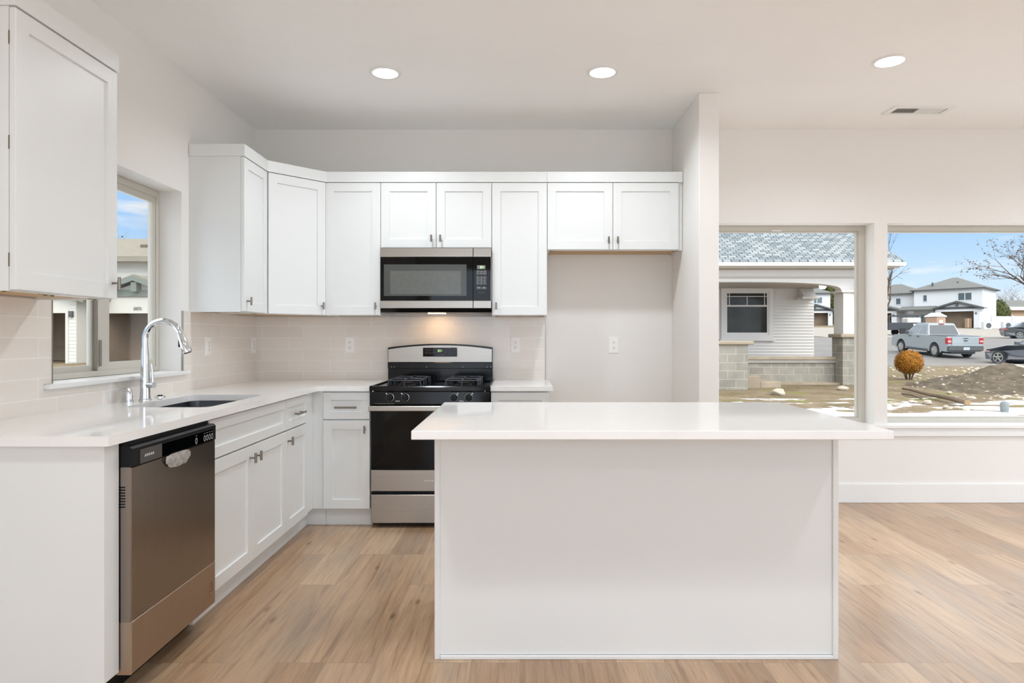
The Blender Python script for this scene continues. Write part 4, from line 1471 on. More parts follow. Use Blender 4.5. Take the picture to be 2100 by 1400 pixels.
M_COUPE = plain('dark_slate_paint', (74, 76, 84), 0.25, var=0.02, coat=0.8)
M_SEDAN = plain('charcoal_paint', (66, 68, 68), 0.25, var=0.02, coat=0.8)
M_CARGL = plain('car_glass', (62, 68, 72), 0.3, var=0.08, spec=0.4)
M_CARGLP = plain('pale_car_glass', (129, 135, 141), 0.25, var=0.1, nscale=3.0, spec=0.5)
M_TIRE = plain('tyre_rubber', (40, 40, 41), 0.8, var=0.1)
M_RIM = plain('alloy_rim', (159, 156, 151), 0.35, metal=0.4, var=0.05)
M_TAIL = plain('red_lamp', (163, 30, 37), 0.2, var=0.05, spec=0.7)
M_TAILW = plain('white_lamp', (194, 163, 159), 0.2, var=0.05)
M_CLAD = plain('grey_cladding', (79, 80, 79), 0.6, var=0.05)
M_PLATE2 = plain('number_plate', (177, 182, 192), 0.4, var=0.04)
M_TRAIL = plain('trailer_paint', (52, 54, 58), 0.6, var=0.1)
M_TOILET = plain('tan_plastic', (168, 135, 111), 0.6, var=0.03)
M_PIPE = plain('grey_pvc_pipe', (113, 118, 117), 0.5, var=0.02)
M_BOARD = plain('fresh_lumber', (146, 118, 87), 0.8, var=0.1)

# ---------------- ground and street
xs = frange(-60, -12, 6) [:-1] + frange(-12, 24, 1.0)[:-1] + frange(24, 130, 6)
ys = frange(-30, 4, 6)[:-1] + frange(4, 40, 0.8)[:-1] + frange(40, 330, 10)
mb = MB()
grid = []
for y in ys:
    row = []
    for x in xs:
        z = gz(x, y)
        if 6 < y < 30 and 2 < x < 30:
            z += 0.05 * noise.noise(Vector((x * 0.9, y * 0.9, 0)))
        row.append(mb.v((x, y, z)))
    grid.append(row)
for j in range(len(ys) - 1):
    for i in range(len(xs) - 1):
        x, y = (xs[i] + xs[i + 1]) / 2, (ys[j] + ys[j + 1]) / 2
        if XL - WT < x < XR + WT and YF < y < YB:
            continue
        mb.face([grid[j][i], grid[j][i + 1], grid[j + 1][i + 1], grid[j + 1][i]])
single('ground', mb, M_SOIL, 'bare brown yard soil with thin patches of snow outside', 'ground', smooth=60, kind='structure')

mb = MB()
rows = []
for y in frange(28.5, 64, 1.5):
    w0, w1 = (11.5 if y < 50 else 8), 90
    rows.append([mb.v((w0 + (w1 - w0) * i / 10, y, gz(20, y) + 0.03)) for i in range(11)])
for a, b_ in zip(rows[:-1], rows[1:]):
    for i in range(10):
        mb.face([a[i], a[i + 1], b_[i + 1], b_[i]])
single('street', mb, M_ASPH, 'pale grey street running behind the parked pickup truck', 'street', smooth=60, kind='structure')
mb = MB()
for (ya, yb) in ((28.2, 28.5),):
    mb.box(11.5, 90, ya, yb, -0.12, 0.06)
single('curb', mb, M_CONC, 'low concrete kerb on the near side of the street', 'kerb', kind='structure')
mb = MB()
rows = []
for y in frange(64, 96, 2):
    rows.append([mb.v((30 + 45 * i / 6, y, gz(40, y) + 0.03)) for i in range(7)])
for a, b_ in zip(rows[:-1], rows[1:]):
    for i in range(6):
        mb.face([a[i], a[i + 1], b_[i + 1], b_[i]])
single('driveway', mb, M_CONC, 'light concrete driveway in front of the white duplex across the street', 'driveway', smooth=60, kind='structure')

# ---------------- porch house (craftsman bungalow seen through the first big window)
PH = thing('porch_house', 'old white bungalow with grey shingle roof and block porch, outside the middle window', 'house', (6.0, 19.0, 0.0))
# clapboard wall facing the viewer
def clapboards(mb, x0, x1, y, z0, z1, lap=0.095, d=0.03, face=-1):
    pts = [(y + 0.12, z0), (y, z0)]
    z = z0
    while z < z1 - 1e-4:
        zt = min(z + lap, z1)
        pts.append((y - d * 1.0, z))
        pts.append((y, zt))
        z = zt
    pts.append((y + 0.12, z1))
    return mb.prism(pts, 'x', x0, x1)
HW = 20.5
mb = MB()
clapboards(mb, 1.5, 9.22, HW, 0.58, 3.4)
part('clapboard_wall', mb, M_HOUSEW, PH)
part('side_wall', MB().box(9.10, 9.20, HW + 0.12, 28, 0.0, 3.4), M_HOUSEW, PH)
part('corner_bracket', MB().box(8.66, 9.18, HW - 0.5, HW - 0.002 - 0.02, 2.40, 2.48, 0.01).prism(
    [(HW - 0.03, 2.48), (HW - 0.40, 2.48), (HW - 0.30, 2.60), (HW - 0.16, 2.74), (HW - 0.03, 2.82)], 'x', 8.74, 9.12), M_HOUSEW, PH)
# window
wx0, wx1, wz0, wz1 = 6.30, 7.93, 1.17, 2.80
wf = part('window', MB().frame((wx0, HW - 0.02, wz0), (1, 0, 0), (0, 0, 1), (0, -1, 0), wx1 - wx0, wz1 - wz0, 0.13, 0.13, 0.12, 0.15, 0, 0.05), M_HOUSEW, PH)
part('window_sill', MB().box(wx0 - 0.05, wx1 + 0.05, HW - 0.13, HW - 0.02, wz0 - 0.06, wz0 + 0.0), M_HOUSEW, wf)
part('sash', MB().frame((wx0 + 0.13, HW - 0.03, wz0 + 0.12), (1, 0, 0), (0, 0, 1), (0, -1, 0), wx1 - wx0 - 0.26, wz1 - wz0 - 0.27, 0.06, 0.06, 0.08, 0.05, -0.0, 0.02), M_HOUSEW, wf)
mb = MB()
zm = 2.21
mb.box(wx0 + 0.13, wx1 - 0.13, HW - 0.055, HW - 0.03, zm - 0.03, zm + 0.02)
for xx in (wx0 + 0.26, wx1 - 0.27, (wx0 + wx1) / 2):
    mb.box(xx - 0.011, xx + 0.011, HW - 0.052, HW - 0.032, zm + 0.02, 2.60 if abs(xx - (wx0 + wx1) / 2) > 0.1 else 2.50)
mb.box(wx0 + 0.15, wx1 - 0.15, HW - 0.052, HW - 0.032, 2.49, 2.512)
part('muntins', mb, M_HOUSEW, wf)
part('pane', MB().box(wx0 + 0.14, wx1 - 0.14, HW - 0.032, HW - 0.024, wz0 + 0.14, wz1 - 0.16), M_DARKGL, wf)
# porch
part('porch_floor', MB().box(1.5, 9.3, 17.86, HW + 0.1, 0.52, 0.60), M_CONC, PH)
part('porch_wall', MB().box(1.5, 8.62, 17.90, 18.14, -0.15, 0.605), M_BLOCK, PH)
part('porch_wall_cap', MB().box(1.5, 8.66, 17.84, 18.20, 0.605, 0.69, 0.01), M_CAPST, PH)
part('block_pier', MB().box(4.55, 5.54, 15.86, 17.2, -0.20, 1.04), M_BLOCK, PH)
part('pier_cap', MB().box(4.45, 5.66, 15.78, 17.28, 1.04, 1.13, 0.02), M_CAPST, PH)
part('block_pier', MB().box(8.63, 9.36, 17.46, 18.06, -0.15, 1.215), M_BLOCK, PH)
part('pier_cap', MB().box(8.55, 9.46, 17.38, 18.14, 1.215, 1.315, 0.02), M_CAPST, PH)
part('porch_column', MB().box(8.66, 9.30, 17.49, 18.02, 1.315, 2.46), M_HOUSEW, PH)
part('column_capital', MB().box(8.58, 9.38, 17.42, 18.08, 2.42, 2.49, 0.01), M_HOUSEW, PH)
pts = [(9.34, 3.02), (1.8, 3.02), (1.8, 2.42), (3.0, 2.42)]
for k in range(0, 25):
    a = PI - PI * k / 24
    cxm, hw_ = 5.83, 2.78
    cc, ss = math.cos(a), math.sin(a)
    # flat basket arch
    pts.append((cxm + hw_ * (abs(cc) ** 0.8) * (1 if cc > 0 else -1), 2.46 + 0.245 * max(0, ss) ** 0.62))
pts += [(8.62, 2.42), (9.34, 2.42)]
part('arch_beam', MB().prism(pts, 'y', 17.50, 17.80), M_HOUSEW, PH)
part('frieze_line', MB().box(1.8, 9.2, 17.46, 17.499, 2.80, 2.835), M_SOFFIT, PH)
part('porch_ceiling', MB().box(1.5, 9.3, 17.80, HW, 2.75, 2.82), M_SOFFIT, PH)
part('soffit', MB().prism([(16.93, 3.02), (17.5, 3.02), (17.5, 3.06), (16.93, 3.06)], 'x', 1.0, 9.85), M_SOFFIT, PH)
part('gutter', MB().prism([(16.80, 3.06), (16.92, 3.06), (16.93, 3.15), (16.78, 3.15)], 'x', 1.0, 9.93), M_GUTTER, PH)
p_ = 0.50
rp = [(16.84, 3.155), (16.84, 3.215), (16.84 + 6.2, 3.215 + 6.2 * p_), (16.84 + 12.4, 3.215), (16.84 + 12.4, 3.155), (16.84 + 6.2, 3.155 + 6.2 * p_)]
mb = MB()
t = 0
n_c = 50
Lr = 6.2
cp_ = []
for k in range(n_c):                                    # stepped shingle courses
    ya, yb_ = 16.84 + Lr * k / n_c, 16.84 + Lr * (k + 1) / n_c
    za, zb_ = 3.175 + p_ * (ya - 16.84), 3.175 + p_ * (yb_ - 16.84)
    cp_ += [(ya, za + 0.034), (yb_, zb_ + 0.022)]
prof = [(16.84, 3.155)] + cp_ + [(16.84 + 2 * Lr, 3.2), (16.84 + 2 * Lr, 3.155), (16.84 + Lr, 3.13 + p_ * Lr)]
part('shingle_roof', MB().prism(prof, 'x', 0.6, 9.91), M_SHING, PH)
part('rake_board', MB().prism([(16.95, 3.0), (16.95, 3.155), (16.84 + Lr, 3.13 + p_ * Lr), (16.84 + Lr, 2.93 + p_ * Lr)], 'x', 9.72, 9.80), M_HOUSEW, PH)
part('gable_wall', MB().prism([(17.2, 3.0), (16.84 + Lr, 2.98 + p_ * Lr), (29.0, 3.0)], 'x', 9.15, 9.22), M_HOUSEW, PH)
for k, (sx, sz) in enumerate(((5.56, 0.24), (6.08, 0.10))):
    part('step', MB().box(sx, sx + 0.52, 16.5, 17.88, -0.2, sz, 0.01), M_CAPST, PH)
part('footing', MB().box(6.6, 8.9, 17.60, 17.89, -0.2, -0.005), M_CAPST, PH)
ln = MB().box(9.02, 9.12, 17.30, 17.40, 2.34, 2.60, 0.01).cyl((9.07, 17.35, 2.60), (9.07, 17.35, 2.68), 0.06, 0.01, n=12)
part('porch_lantern', ln.box(9.06, 9.08, 17.35, 17.5, 2.62, 2.66), M_FASCIA, PH)
part('porch_lamp', MB().lathe([(0.10, 2.86), (0.10, 2.80), (0.06, 2.75)], (8.9, 19.2, -0.11), n=20), emit('porch_lamp_glow', (1.0, 0.97, 0.92), 1.3), PH, smooth=40)
part('downspout', MB().box(9.44, 9.52, 17.35, 17.43, 0.0, 3.0), M_GUTTER, PH)

# ---------------- duplex houses
def hip_roof(mb, x0, x1, y0, y1, z, rise, ov=0.45):
    X0, X1, Y0, Y1 = x0 - ov, x1 + ov, y0 - ov, y1 + ov
    hd = (Y1 - Y0) / 2
    ym_ = (Y0 + Y1) / 2
    b = [mb.v(p) for p in ((X0, Y0, z), (X1, Y0, z), (X1, Y1, z), (X0, Y1, z))]
    if X1 - X0 > 2 * hd:
        r1, r2 = mb.v((X0 + hd, ym_, z + rise)), mb.v((X1 - hd, ym_, z + rise))
    else:
        r1, r2 = mb.v(((X0 + X1) / 2 - 0.3, ym_, z + rise)), mb.v(((X0 + X1) / 2 + 0.3, ym_, z + rise))
    for f in ((b[0], b[1], r2, r1), (b[2], b[3], r1, r2), (b[1], b[2], r2), (b[3], b[0], r1), (b[3], b[2], b[1], b[0])):
        mb.face(list(f))
    return mb


def house_window(root, x0, x1, z0, z1, y, trim, mull=True):
    f = MB().frame((x0, y, z0), (1, 0, 0), (0, 0, 1), (0, -1, 0), x1 - x0, z1 - z0, 0.10, 0.10, 0.10, 0.10, -0.02, 0.05)
    if mull:
        xm = (x0 + x1) / 2
        f.box(xm - 0.05, xm + 0.05, y - 0.05, y - 0.005, z0 + 0.1, z1 - 0.1)
    w = part('window', f, trim, root, local=True)
    part('pane', MB().box(x0 + 0.09, x1 - 0.09, y - 0.02, y - 0.004, z0 + 0.09, z1 - 0.09), M_WINGL, w, local=True)
    return w


def garage_bay(root, cxg, hw_, y, yback, ztop, opening, wallmat, fasciamat, roofmat, apex, ends, half, number=None, brackets=True, boards=0.06):
    """gabled garage front standing forward of the main wall, with an open door hole"""
    oh, oz = opening
    mb = MB()
    pts = [(cxg - hw_, 0), (cxg - oh, 0), (cxg - oh, oz), (cxg + oh, oz), (cxg + oh, 0), (cxg + hw_, 0), (cxg + hw_, ends), (cxg, ends + (apex - ends) * hw_ / half), (cxg - hw_, ends)]
    mb.prism(pts, 'y', y, y + 0.18)
    mb.box(cxg - hw_, cxg - hw_ + 0.15, y + 0.18, yback, 0, ends)
    mb.box(cxg + hw_ - 0.15, cxg + hw_, y + 0.18, yback, 0, ends)
    gwall = part('garage_wall', mb, wallmat, root, local=True)
    inn = MB()
    yd = yback - y - 0.16
    inn.box(cxg - hw_ + 0.16, cxg + hw_ - 0.16, y + yd, y + yd + 0.1, 0.02, ends)
    inn.box(cxg - hw_ + 0.16, cxg - hw_ + 0.22, y + 0.2, y + yd, 0.02, ends)
    inn.box(cxg + hw_ - 0.22, cxg + hw_ - 0.16, y + 0.2, y + yd, 0.02, ends)
    inn.box(cxg - hw_ + 0.16, cxg + hw_ - 0.16, y + 0.2, y + yd, oz + 0.25, oz + 0.3)
    part('garage_interior', inn, M_GARAGE, root, local=True)
    part('door_casing', MB().frame((cxg - oh - 0.12, y, -0.3), (1, 0, 0), (0, 0, 1), (0, -1, 0), 2 * oh + 0.24, oz + 0.42, 0.12, 0.12, 0.1, 0.12, -0.02, 0.03), wallmat, root, local=True)
    th = 0.16
    rf = MB()
    for s in (-1, 1):
        rf.prism([(cxg, apex + 0.02), (cxg + s * half, ends - 0.02), (cxg + s * half, ends + 0.10), (cxg, apex + 0.14)], 'y', y - 0.40, yback)
    part('gable_roof', rf, roofmat, root, local=True)
    fb = MB()
    for s in (-1, 1):
        fb.prism([(cxg, apex - 0.14), (cxg + s * half, ends - 0.18), (cxg + s * half, ends + 0.05), (cxg, apex + 0.08)], 'y', y - 0.47, y - 0.405)
    part('rake_board', fb, fasciamat, root, local=True)
    part('tie_beam', MB().box(cxg - hw_ + 0.1, cxg + hw_ - 0.1, y - 0.10, y - 0.002, ends - 0.02, ends + 0.28), fasciamat, root, local=True)
    if brackets:
        part('gable_bracket', MB().box(cxg - 0.12, cxg + 0.12, y - 0.39, y - 0.002, apex - 0.62, apex - 0.2), fasciamat, root, local=True)
    for s in (-1, 1):
        part('wall_lamp', MB().box(cxg + s * (oh + 0.28) - 0.07, cxg + s * (oh + 0.28) + 0.07, y - 0.14, y - 0.002, 1.95, 2.20), M_FASCIA, root, local=True)
    if number:
        bmx = text_bm(number, 0.19, Matrix.Translation((cxg - 0.02, y - 0.06, oz + 0.20)) @ Matrix.Rotation(PI / 2, 4, 'X'), extrude=0.01)
        part('house_number', bmx, M_FASCIA, root, local=True)
    return gwall


def duplex(name, label, loc, rz, group=None, left=True):
    r = thing(name, label, 'house', loc, rz, group)
    Hh = 5.75
    main = MB().box(0, 8.6, 0, 8.0, 0, Hh)
    part('main_wall', main, M_STUCCO, r, local=True)
    part('main_roof', hip_roof(MB(), 0, 8.6, 0, 8.0, Hh, 1.9), M_ROOFG, r, local=True)
    part('eave_board', MB().frame((-0.46, -0.46, Hh - 0.16), (1, 0, 0), (0, 1, 0), (0, 0, 1), 9.52, 8.92, 0.06, 0.06, 0.06, 0.06, 0, 0.17), M_FASCIA, r, local=True)
    house_window(r, 5.6, 7.4, 3.95, 5.15, 0, M_VINYL)
    house_window(r, 1.15, 1.8, 3.95, 5.05, 0, M_VINYL, False)
    garage_bay(r, 5.9, 2.7, -1.5, 0, 2.7, (2.0, 2.38), M_STUCCO, M_FASCIA, M_ROOFG, 3.75, 2.75, 3.3)
    # entry porch between the two garages
    part('entry_roof', MB().prism([(-2.15, 2.62), (-2.15, 2.78), (0.05, 3.35), (0.05, 2.62)], 'x', -1.6, 3.0), M_ROOFG, r, local=True)
    part('entry_fascia', MB().box(-1.6, 2.9, -2.2, -2.152, 2.55, 2.78), M_FASCIA, r, local=True)
    part('entry_door', MB().box(1.6, 2.5, -0.06, -0.002, 0.05, 2.1), M_FASCIA, r, local=True)
    part('side_light', MB().box(0.95, 1.3, -0.05, -0.002, 0.3, 2.1), M_WINGL, r, local=True)
    if left:
        part('wing_wall', MB().box(-7.6, -0.002, 1.2, 8.0, 0, 5.45), M_STUCCO, r, local=True)
        part('wing_roof', hip_roof(MB(), -7.6, 0.3, 1.2, 8.0, 5.45, 1.7), M_ROOFG, r, local=True)
        part('wing_eave_board', MB().box(-8.0, -0.5, 0.70, 0.75, 5.28, 5.46), M_FASCIA, r, local=True)
        house_window(r, -2.9, -2.1, 3.7, 4.8, 1.2, M_VINYL, False)
        house_window(r, -6.6, -5.0, 3.7, 4.8, 1.2, M_VINYL)
        garage_bay(r, -4.6, 2.7, -1.5, 1.2, 2.7, (2.0, 2.38), M_STUCCO, M_FASCIA, M_ROOFG, 3.75, 2.75, 3.3)
    for vx, vy in ((2.2, 0.9), (5.2, 1.8)):
        part('roof_vent', MB().cyl((vx, vy, Hh + 0.4), (vx, vy, Hh + 1.1), 0.12, n=10), M_FASCIA, r, local=True)
    return r

duplex('duplex_house', 'white two-storey duplex with dark roof edges and open garages, across the street', (59.3, 98.3, 2.55), math.atan2(-6.3, 5.8), 'white duplex houses across the street')
duplex('duplex_house', 'white two-storey duplex glimpsed through the porch arch between corner and column', (43.3, 110.6, 2.9), math.radians(-12), 'white duplex houses across the street')

# white house on the left, seen through the sink window
NH = thing('neighbour_house', 'white house with open garages and taupe roof, outside the sink window', 'house', (-17.0, 30.0, 0.13))
NZ = 0.13
mb = MB()
clapboards(mb, -26.0, -12.5, 31.0, NZ, 4.95, lap=0.20, d=0.02)
part('main_wall', mb, M_CREAM, NH)
part('wall_core', MB().box(-26.0, -12.5, 31.13, 40.0, NZ, 4.95), M_CREAM, NH)
mb = MB().prism([(30.35, 4.80), (30.35, 5.0), (35.3, 6.55), (41.0, 4.85), (41.0, 4.75)], 'x', -26.5, -12.0)
part('main_roof', mb, M_ROOFT, NH)
part('eave_board', MB().box(-26.5, -12.0, 30.27, 30.345, 4.74, 4.98), M_ROOFT, NH)
part('roof_vent', MB().box(-18.95, -18.35, 32.6, 32.9, 5.62, 5.86, 0.02), M_BARK, NH)
n_loc = thing  # (builder below works in the house's own frame)
Mi_ = root_matrix(NH)
def bay(cxg, hw_, y, oh, oz, apex, ends, half, number=None):
    garage_bay(NH, cxg - NH.location.x, hw_, y - NH.location.y, 31.0 - NH.location.y, ends, (oh, oz), M_CREAM, M_GREENF, M_ROOFT, apex, ends, half, number)
bay(-16.92, 1.76, 29.0, 1.68, 2.16, 3.72, 2.92, 2.25, '2075')
bay(-21.1, 2.38, 27.6, 1.92, 2.12, 3.72, 2.72, 2.95)
part('side_boards', clapboards(MB(), -19.03, -18.74, 27.59, NZ + 0.05, 2.6, lap=0.15, d=0.015), M_CREAM, NH)
single('paved_drive', MB().box(-26, -8.5, 14.0, 30.9, 0.0, 0.128), M_CONC, 'pale concrete drive in front of the house outside the sink window', 'driveway', kind='structure')

bxz = 2.58
r = thing('cardboard_box', 'tall brown cardboard box standing in the open garage of the white duplex', 'box', (63.45, 92.35, bxz), math.radians(-47))
part('carton', MB().box(-0.42, 0.42, -0.3, 0.3, 0, 1.35, 0.01), M_BOARD, r, local=True)
part('tape', MB().box(-0.04, 0.04, -0.306, -0.3005, 0.02, 1.33), M_GUTTER, r, local=True)

# ---------------- low tan house, fence, utilities far right
r = thing('tan_house', 'low tan house with grey roof behind the white fence', 'house', (80.0, 110.0, 3.2))
part('wall', MB().box(80.5, 84.6, 108, 116, 2.8, 6.0), M_TAN, r)
part('wing_wall', MB().box(84.6, 100, 110, 116, 2.8, 6.0), M_WINGL, r)
part('roof', MB().prism([(107.2, 6.0), (107.2, 6.25), (112, 7.6), (117, 6.2), (117, 6.0)], 'x', 80.0, 101), M_ROOFG, r)
part('eave_board', MB().box(80.0, 84.8, 107.1, 107.19, 5.7, 6.27), M_GUTTER, r)
r = thing('vinyl_fence', 'plain white vinyl fence right of the duplex across the street', 'fence', (72, 92, 2.5))
part('fence_panel', MB().box(66.5, 90.0, 92.0, 92.06, 2.5, 4.22), M_VINYL, r)
for k in range(9):
    part('fence_post', MB().box(66.4 + 2.9 * k, 66.55 + 2.9 * k, 91.93, 92.08, 2.3, 4.32), M_VINYL, r)
for k, (x, y, lab) in enumerate(((63.2, 88.2, 'small boxed air conditioner nearest the white duplex wall'), (66.6, 89.2, 'small boxed air conditioner standing against the white fence'))):
    r = thing('air_conditioner', lab, 'air conditioner', (x, y, gz(x, y)))
    zb = gz(x, y) + 0.02
    part('casing', MB().box(x - 0.55, x + 0.55, y, y + 0.6, zb, zb + 1.0, 0.03), M_VINYL, r)
    part('fan_grille', MB().cyl((x + 0.1, y - 0.02, zb + 0.5), (x + 0.1, y - 0.001, zb + 0.5), 0.36, n=20), M_FASCIA, r)

# ---------------- portable toilet, trailer
tx, ty = 36.9, 58.0
tz = gz(tx, ty) + 0.03
r = thing('portable_toilet', 'tan portable toilet with a white roof behind the pickup truck', 'portable toilet', (tx, ty, tz), math.radians(20))
part('cabin', MB().box(-0.55, 0.55, -0.55, 0.55, 0, 1.95, 0.03), M_TOILET, r, local=True)
part('roof', MB().rings([[(-0.62, -0.62, 1.95), (0.62, -0.62, 1.95), (0.62, 0.62, 1.95), (-0.62, 0.62, 1.95)], [(-0.60, -0.60, 2.03), (0.60, -0.60, 2.03), (0.60, 0.60, 2.03), (-0.60, 0.60, 2.03)], [(-0.25, -0.25, 2.32), (0.25, -0.25, 2.32), (0.25, 0.25, 2.32), (-0.25, 0.25, 2.32)]]), M_VINYL, r, local=True)
part('door', MB().box(-0.40, 0.40, -0.575, -0.552, 0.1, 1.85), M_TOILET, r, local=True)
part('notice', MB().box(-0.30, 0.15, -0.580, -0.5755, 1.25, 1.65), M_GUTTER, r, local=True)
part('side_notice', MB().box(0.552, 0.57, -0.25, 0.2, 1.25, 1.65), M_GUTTER, r, local=True)
tx, ty = 41.2, 70.0
tz = gz(tx, ty) + 0.03
r = thing('utility_trailer', 'dark utility trailer with an overhead rack in front of the left garage', 'trailer', (tx, ty, tz), math.radians(-8))
part('box_bed', MB().frame((-1.9, -0.9, 0.62), (1, 0, 0), (0, 1, 0), (0, 0, 1), 3.6, 1.8, 0.06, 0.06, 0.06, 0.06, 0, 0.62).box(-1.9, 1.7, -0.9, 0.9, 0.55, 0.619), M_TRAIL, r, local=True)
mb = MB()
for x in (-1.86, 1.66):
    for y in (-0.86, 0.86):
        mb.box(x - 0.05, x + 0.05, y - 0.04, y + 0.04, 1.24, 2.0)
for y in (-0.86, 0.86):
    mb.box(-1.92, 1.72, y - 0.04, y + 0.04, 2.0, 2.1)
    mb.box(-1.92, 1.72, y - 0.03, y + 0.03, 1.24, 1.32)
for x in (-1.8, -0.6, 0.6, 1.6):
    mb.box(x - 0.04, x + 0.04, -0.86, 0.86, 2.01, 2.09)
part('rack', mb, M_TRAIL, r, local=True)
for x in (-0.55, 0.35):
    for y in (-1.0, 1.0):
        part('wheel', MB().cyl((x, y - 0.11, 0.36), (x, y + 0.11, 0.36), 0.36, n=20), M_TIRE, r, local=True)
part('tongue', MB().box(-3.0, -1.9, -0.06, 0.06, 0.5, 0.6).box(-2.95, -2.85, -0.05, 0.05, 0.0, 0.8), M_TRAIL, r, local=True)
part('load', MB().box(0.0, 1.4, -0.7, 0.7, 1.1, 1.85, 0.12, 2), M_HOUSEW, r, local=True)
part('tail_sign', MB().box(0.5, 1.5, -0.925, -0.902, 1.0, 1.18), M_VINYL, r, local=True)

# ---------------- vehicles
def wheel(root, x, y, rad, wid, outer, spokes=5, rim=M_RIM, rimr=0.66):
    """axle along x; outer = sign of the outside"""
    z = rad
    w = part('wheel', MB().lathe([(rad * 0.62, -wid / 2), (rad * 0.95, -wid / 2), (rad, -wid / 2 + 0.03), (rad, wid / 2 - 0.03), (rad * 0.95, wid / 2), (rad * 0.62, wid / 2)], (x, y, z), axis='x', n=28), M_TIRE, root, smooth=40, local=True)
    xo = x + outer * wid * 0.40
    m = MB()
    xo = x + outer * (wid * 0.5 - 0.004)
    m.lathe([(rad * (rimr - 0.14), 0.0), (rad * (rimr - 0.12), outer * 0.014), (rad * (rimr - 0.01), outer * 0.014), (rad * rimr, 0.0)], (xo, y, z), axis='x', n=32)
    m.cyl((xo - 0.012, y, z), (xo + 0.012, y, z), rad * 0.17, n=14)
    for k in range(spokes):
        a = 2 * PI * k / spokes + 0.3
        ca, sa = math.cos(a), math.sin(a)
        p, q = Vector((xo, y + ca * rad * 0.1, z + sa * rad * 0.1)), Vector((xo, y + ca * rad * rimr * 0.95, z + sa * rad * rimr * 0.95))
        m.cyl(p, q, rad * 0.13, rad * 0.10, n=8)
    if spokes > 5:
        m.cyl((xo - 0.03, y, z), (xo + 0.004, y, z), rad * (rimr - 0.1), n=24)
    part('rim', m, rim, w, smooth=40, local=True)
    part('brake_disc', MB().cyl((xo - outer * 0.03, y, z), (xo - outer * 0.02, y, z), rad * 0.58, n=20), M_CLAD if spokes > 5 else M_FASCIA, w, local=True)
    return w


def arch_profile(pts_top, zb, arcs, yr, yf):
    """side profile (y,z): bottom edge from rear yr to front yf with wheel arches, then pts_top from front back to rear"""
    P = []
    P.append((yr, zb))
    for (yc, ra, zc) in arcs:
        h = zb - zc
        half = math.sqrt(max(ra * ra - h * h, 0.0001))
        a0 = math.atan2(h, -half)
        a1 = math.atan2(h, half)
        for k in range(13):
            a = a0 + (a1 - a0) * k / 12
            P.append((yc + ra * math.cos(a), zc + ra * math.sin(a)))
    P.append((yf, zb))
    return P + pts_top


def loft_x(mb, prof, xs_ins):
    """extrude side profile along x at several x with profile scaled inward around its centroid in z,y by inset"""
    cyy = sum(p[0] for p in prof) / len(prof)
    czz = sum(p[1] for p in prof) / len(prof)
    R = []
    for x, k in xs_ins:
        R.append([(x, cyy + (p[0] - cyy) * k, czz + (p[1] - czz) * k) for p in prof])
    return mb.rings(R)


def greenhouse(mb, base, top, zb, zt, wb, wt):
    """cab from base y-range/width to top y-range/width"""
    (b0, b1), (t0, t1) = base, top
    return mb.rings([[(-wb, b0, zb), (wb, b0, zb), (wb, b1, zb), (-wb, b1, zb)], [(-wt, t0, zt), (wt, t0, zt), (wt, t1, zt), (-wt, t1, zt)]])


def lerp(a, b, t):
    return a + (b - a) * t


def side_glass(mb, base, top, zb, zt, wb, wt, segs, lo=0.10, hi=0.88, out=0.006, sides=(-1, 1)):
    """side windows on a greenhouse: segs are (ya,yb) fractions of its length"""
    for s in sides:
        for fa, fb in segs:
            q = []
            for f, hfr in ((fa, lo), (fb, lo), (fb, hi), (fa, hi)):
                y0_, y1_ = lerp(base[0], top[0], hfr), lerp(base[1], top[1], hfr)
                q.append(Vector((s * (lerp(wb, wt, hfr) + out), lerp(y0_, y1_, f), lerp(zb, zt, hfr))))
            n_ = Vector((-s * 0.012, 0, 0))
            mb.rings([[p + n_ for p in q], q])
    return mb


def end_glass(mb, base, top, zb, zt, wb, wt, front, lo=0.08, hi=0.90, out=0.006, margin=0.93):
    q = []
    for sx, h in ((-1, lo), (1, lo), (1, hi), (-1, hi)):
        y = lerp(base[1], top[1], h) + out if front else lerp(base[0], top[0], h) - out
        q.append(Vector((sx * lerp(wb, wt, h) * margin, y, lerp(zb, zt, h))))
    n_ = Vector((0, -0.012 if front else 0.012, 0))
    return mb.rings([[p + n_ for p in q], q])

# pickup: local +y forward, origin on the ground under the rear axle
tkx, tky = 22.95, 34.75
PK = thing('pickup_truck', 'pale grey-blue crew cab pickup truck parked at the street, seen from behind', 'pickup truck', (tkx, tky, 0.175), math.radians(0))
PK.rotation_euler = (math.radians(3.2), 0, 0)
hwid = 0.92
WB = 3.05
arcs = [(0.0, 0.455, 0.36), (WB, 0.455, 0.36)]
top = [(4.05, 0.55), (4.02, 0.86), (3.82, 1.02), (2.62, 1.12), (2.60, 1.13), (0.60, 1.14), (-0.98, 1.14), (-1.02, 1.10), (-1.04, 0.62)]
prof = arch_profile(top, 0.36, arcs, -0.98, 4.0)
mb = MB()
loft_x(mb, prof, [(-hwid, 0.985), (-hwid + 0.05, 1.0), (hwid - 0.05, 1.0), (hwid, 0.985)])
part('body', mb, M_TRUCK, PK, local=True)
cb, ctp, zb_, zt_, wb_, wt_ = (0.62, 2.75), (0.92, 1.95), 1.13, 1.735, 0.86, 0.70
part('cab', greenhouse(MB(), cb, ctp, zb_, zt_, wb_, wt_), M_TRUCK, PK, local=True)
part('roof', MB().box(-0.69, 0.69, 0.95, 1.93, 1.7355, 1.765, 0.012), M_TRUCK, PK, local=True)
for s in (-1, 1):
    part('side_window', side_glass(MB(), cb, ctp, zb_, zt_, wb_, wt_, [(0.10, 0.44), (0.50, 0.93)], sides=(s,)), M_CARGLP, PK, local=True)
part('rear_window', end_glass(MB(), cb, ctp, zb_, zt_, wb_, wt_, False), M_CARGL, PK, local=True)
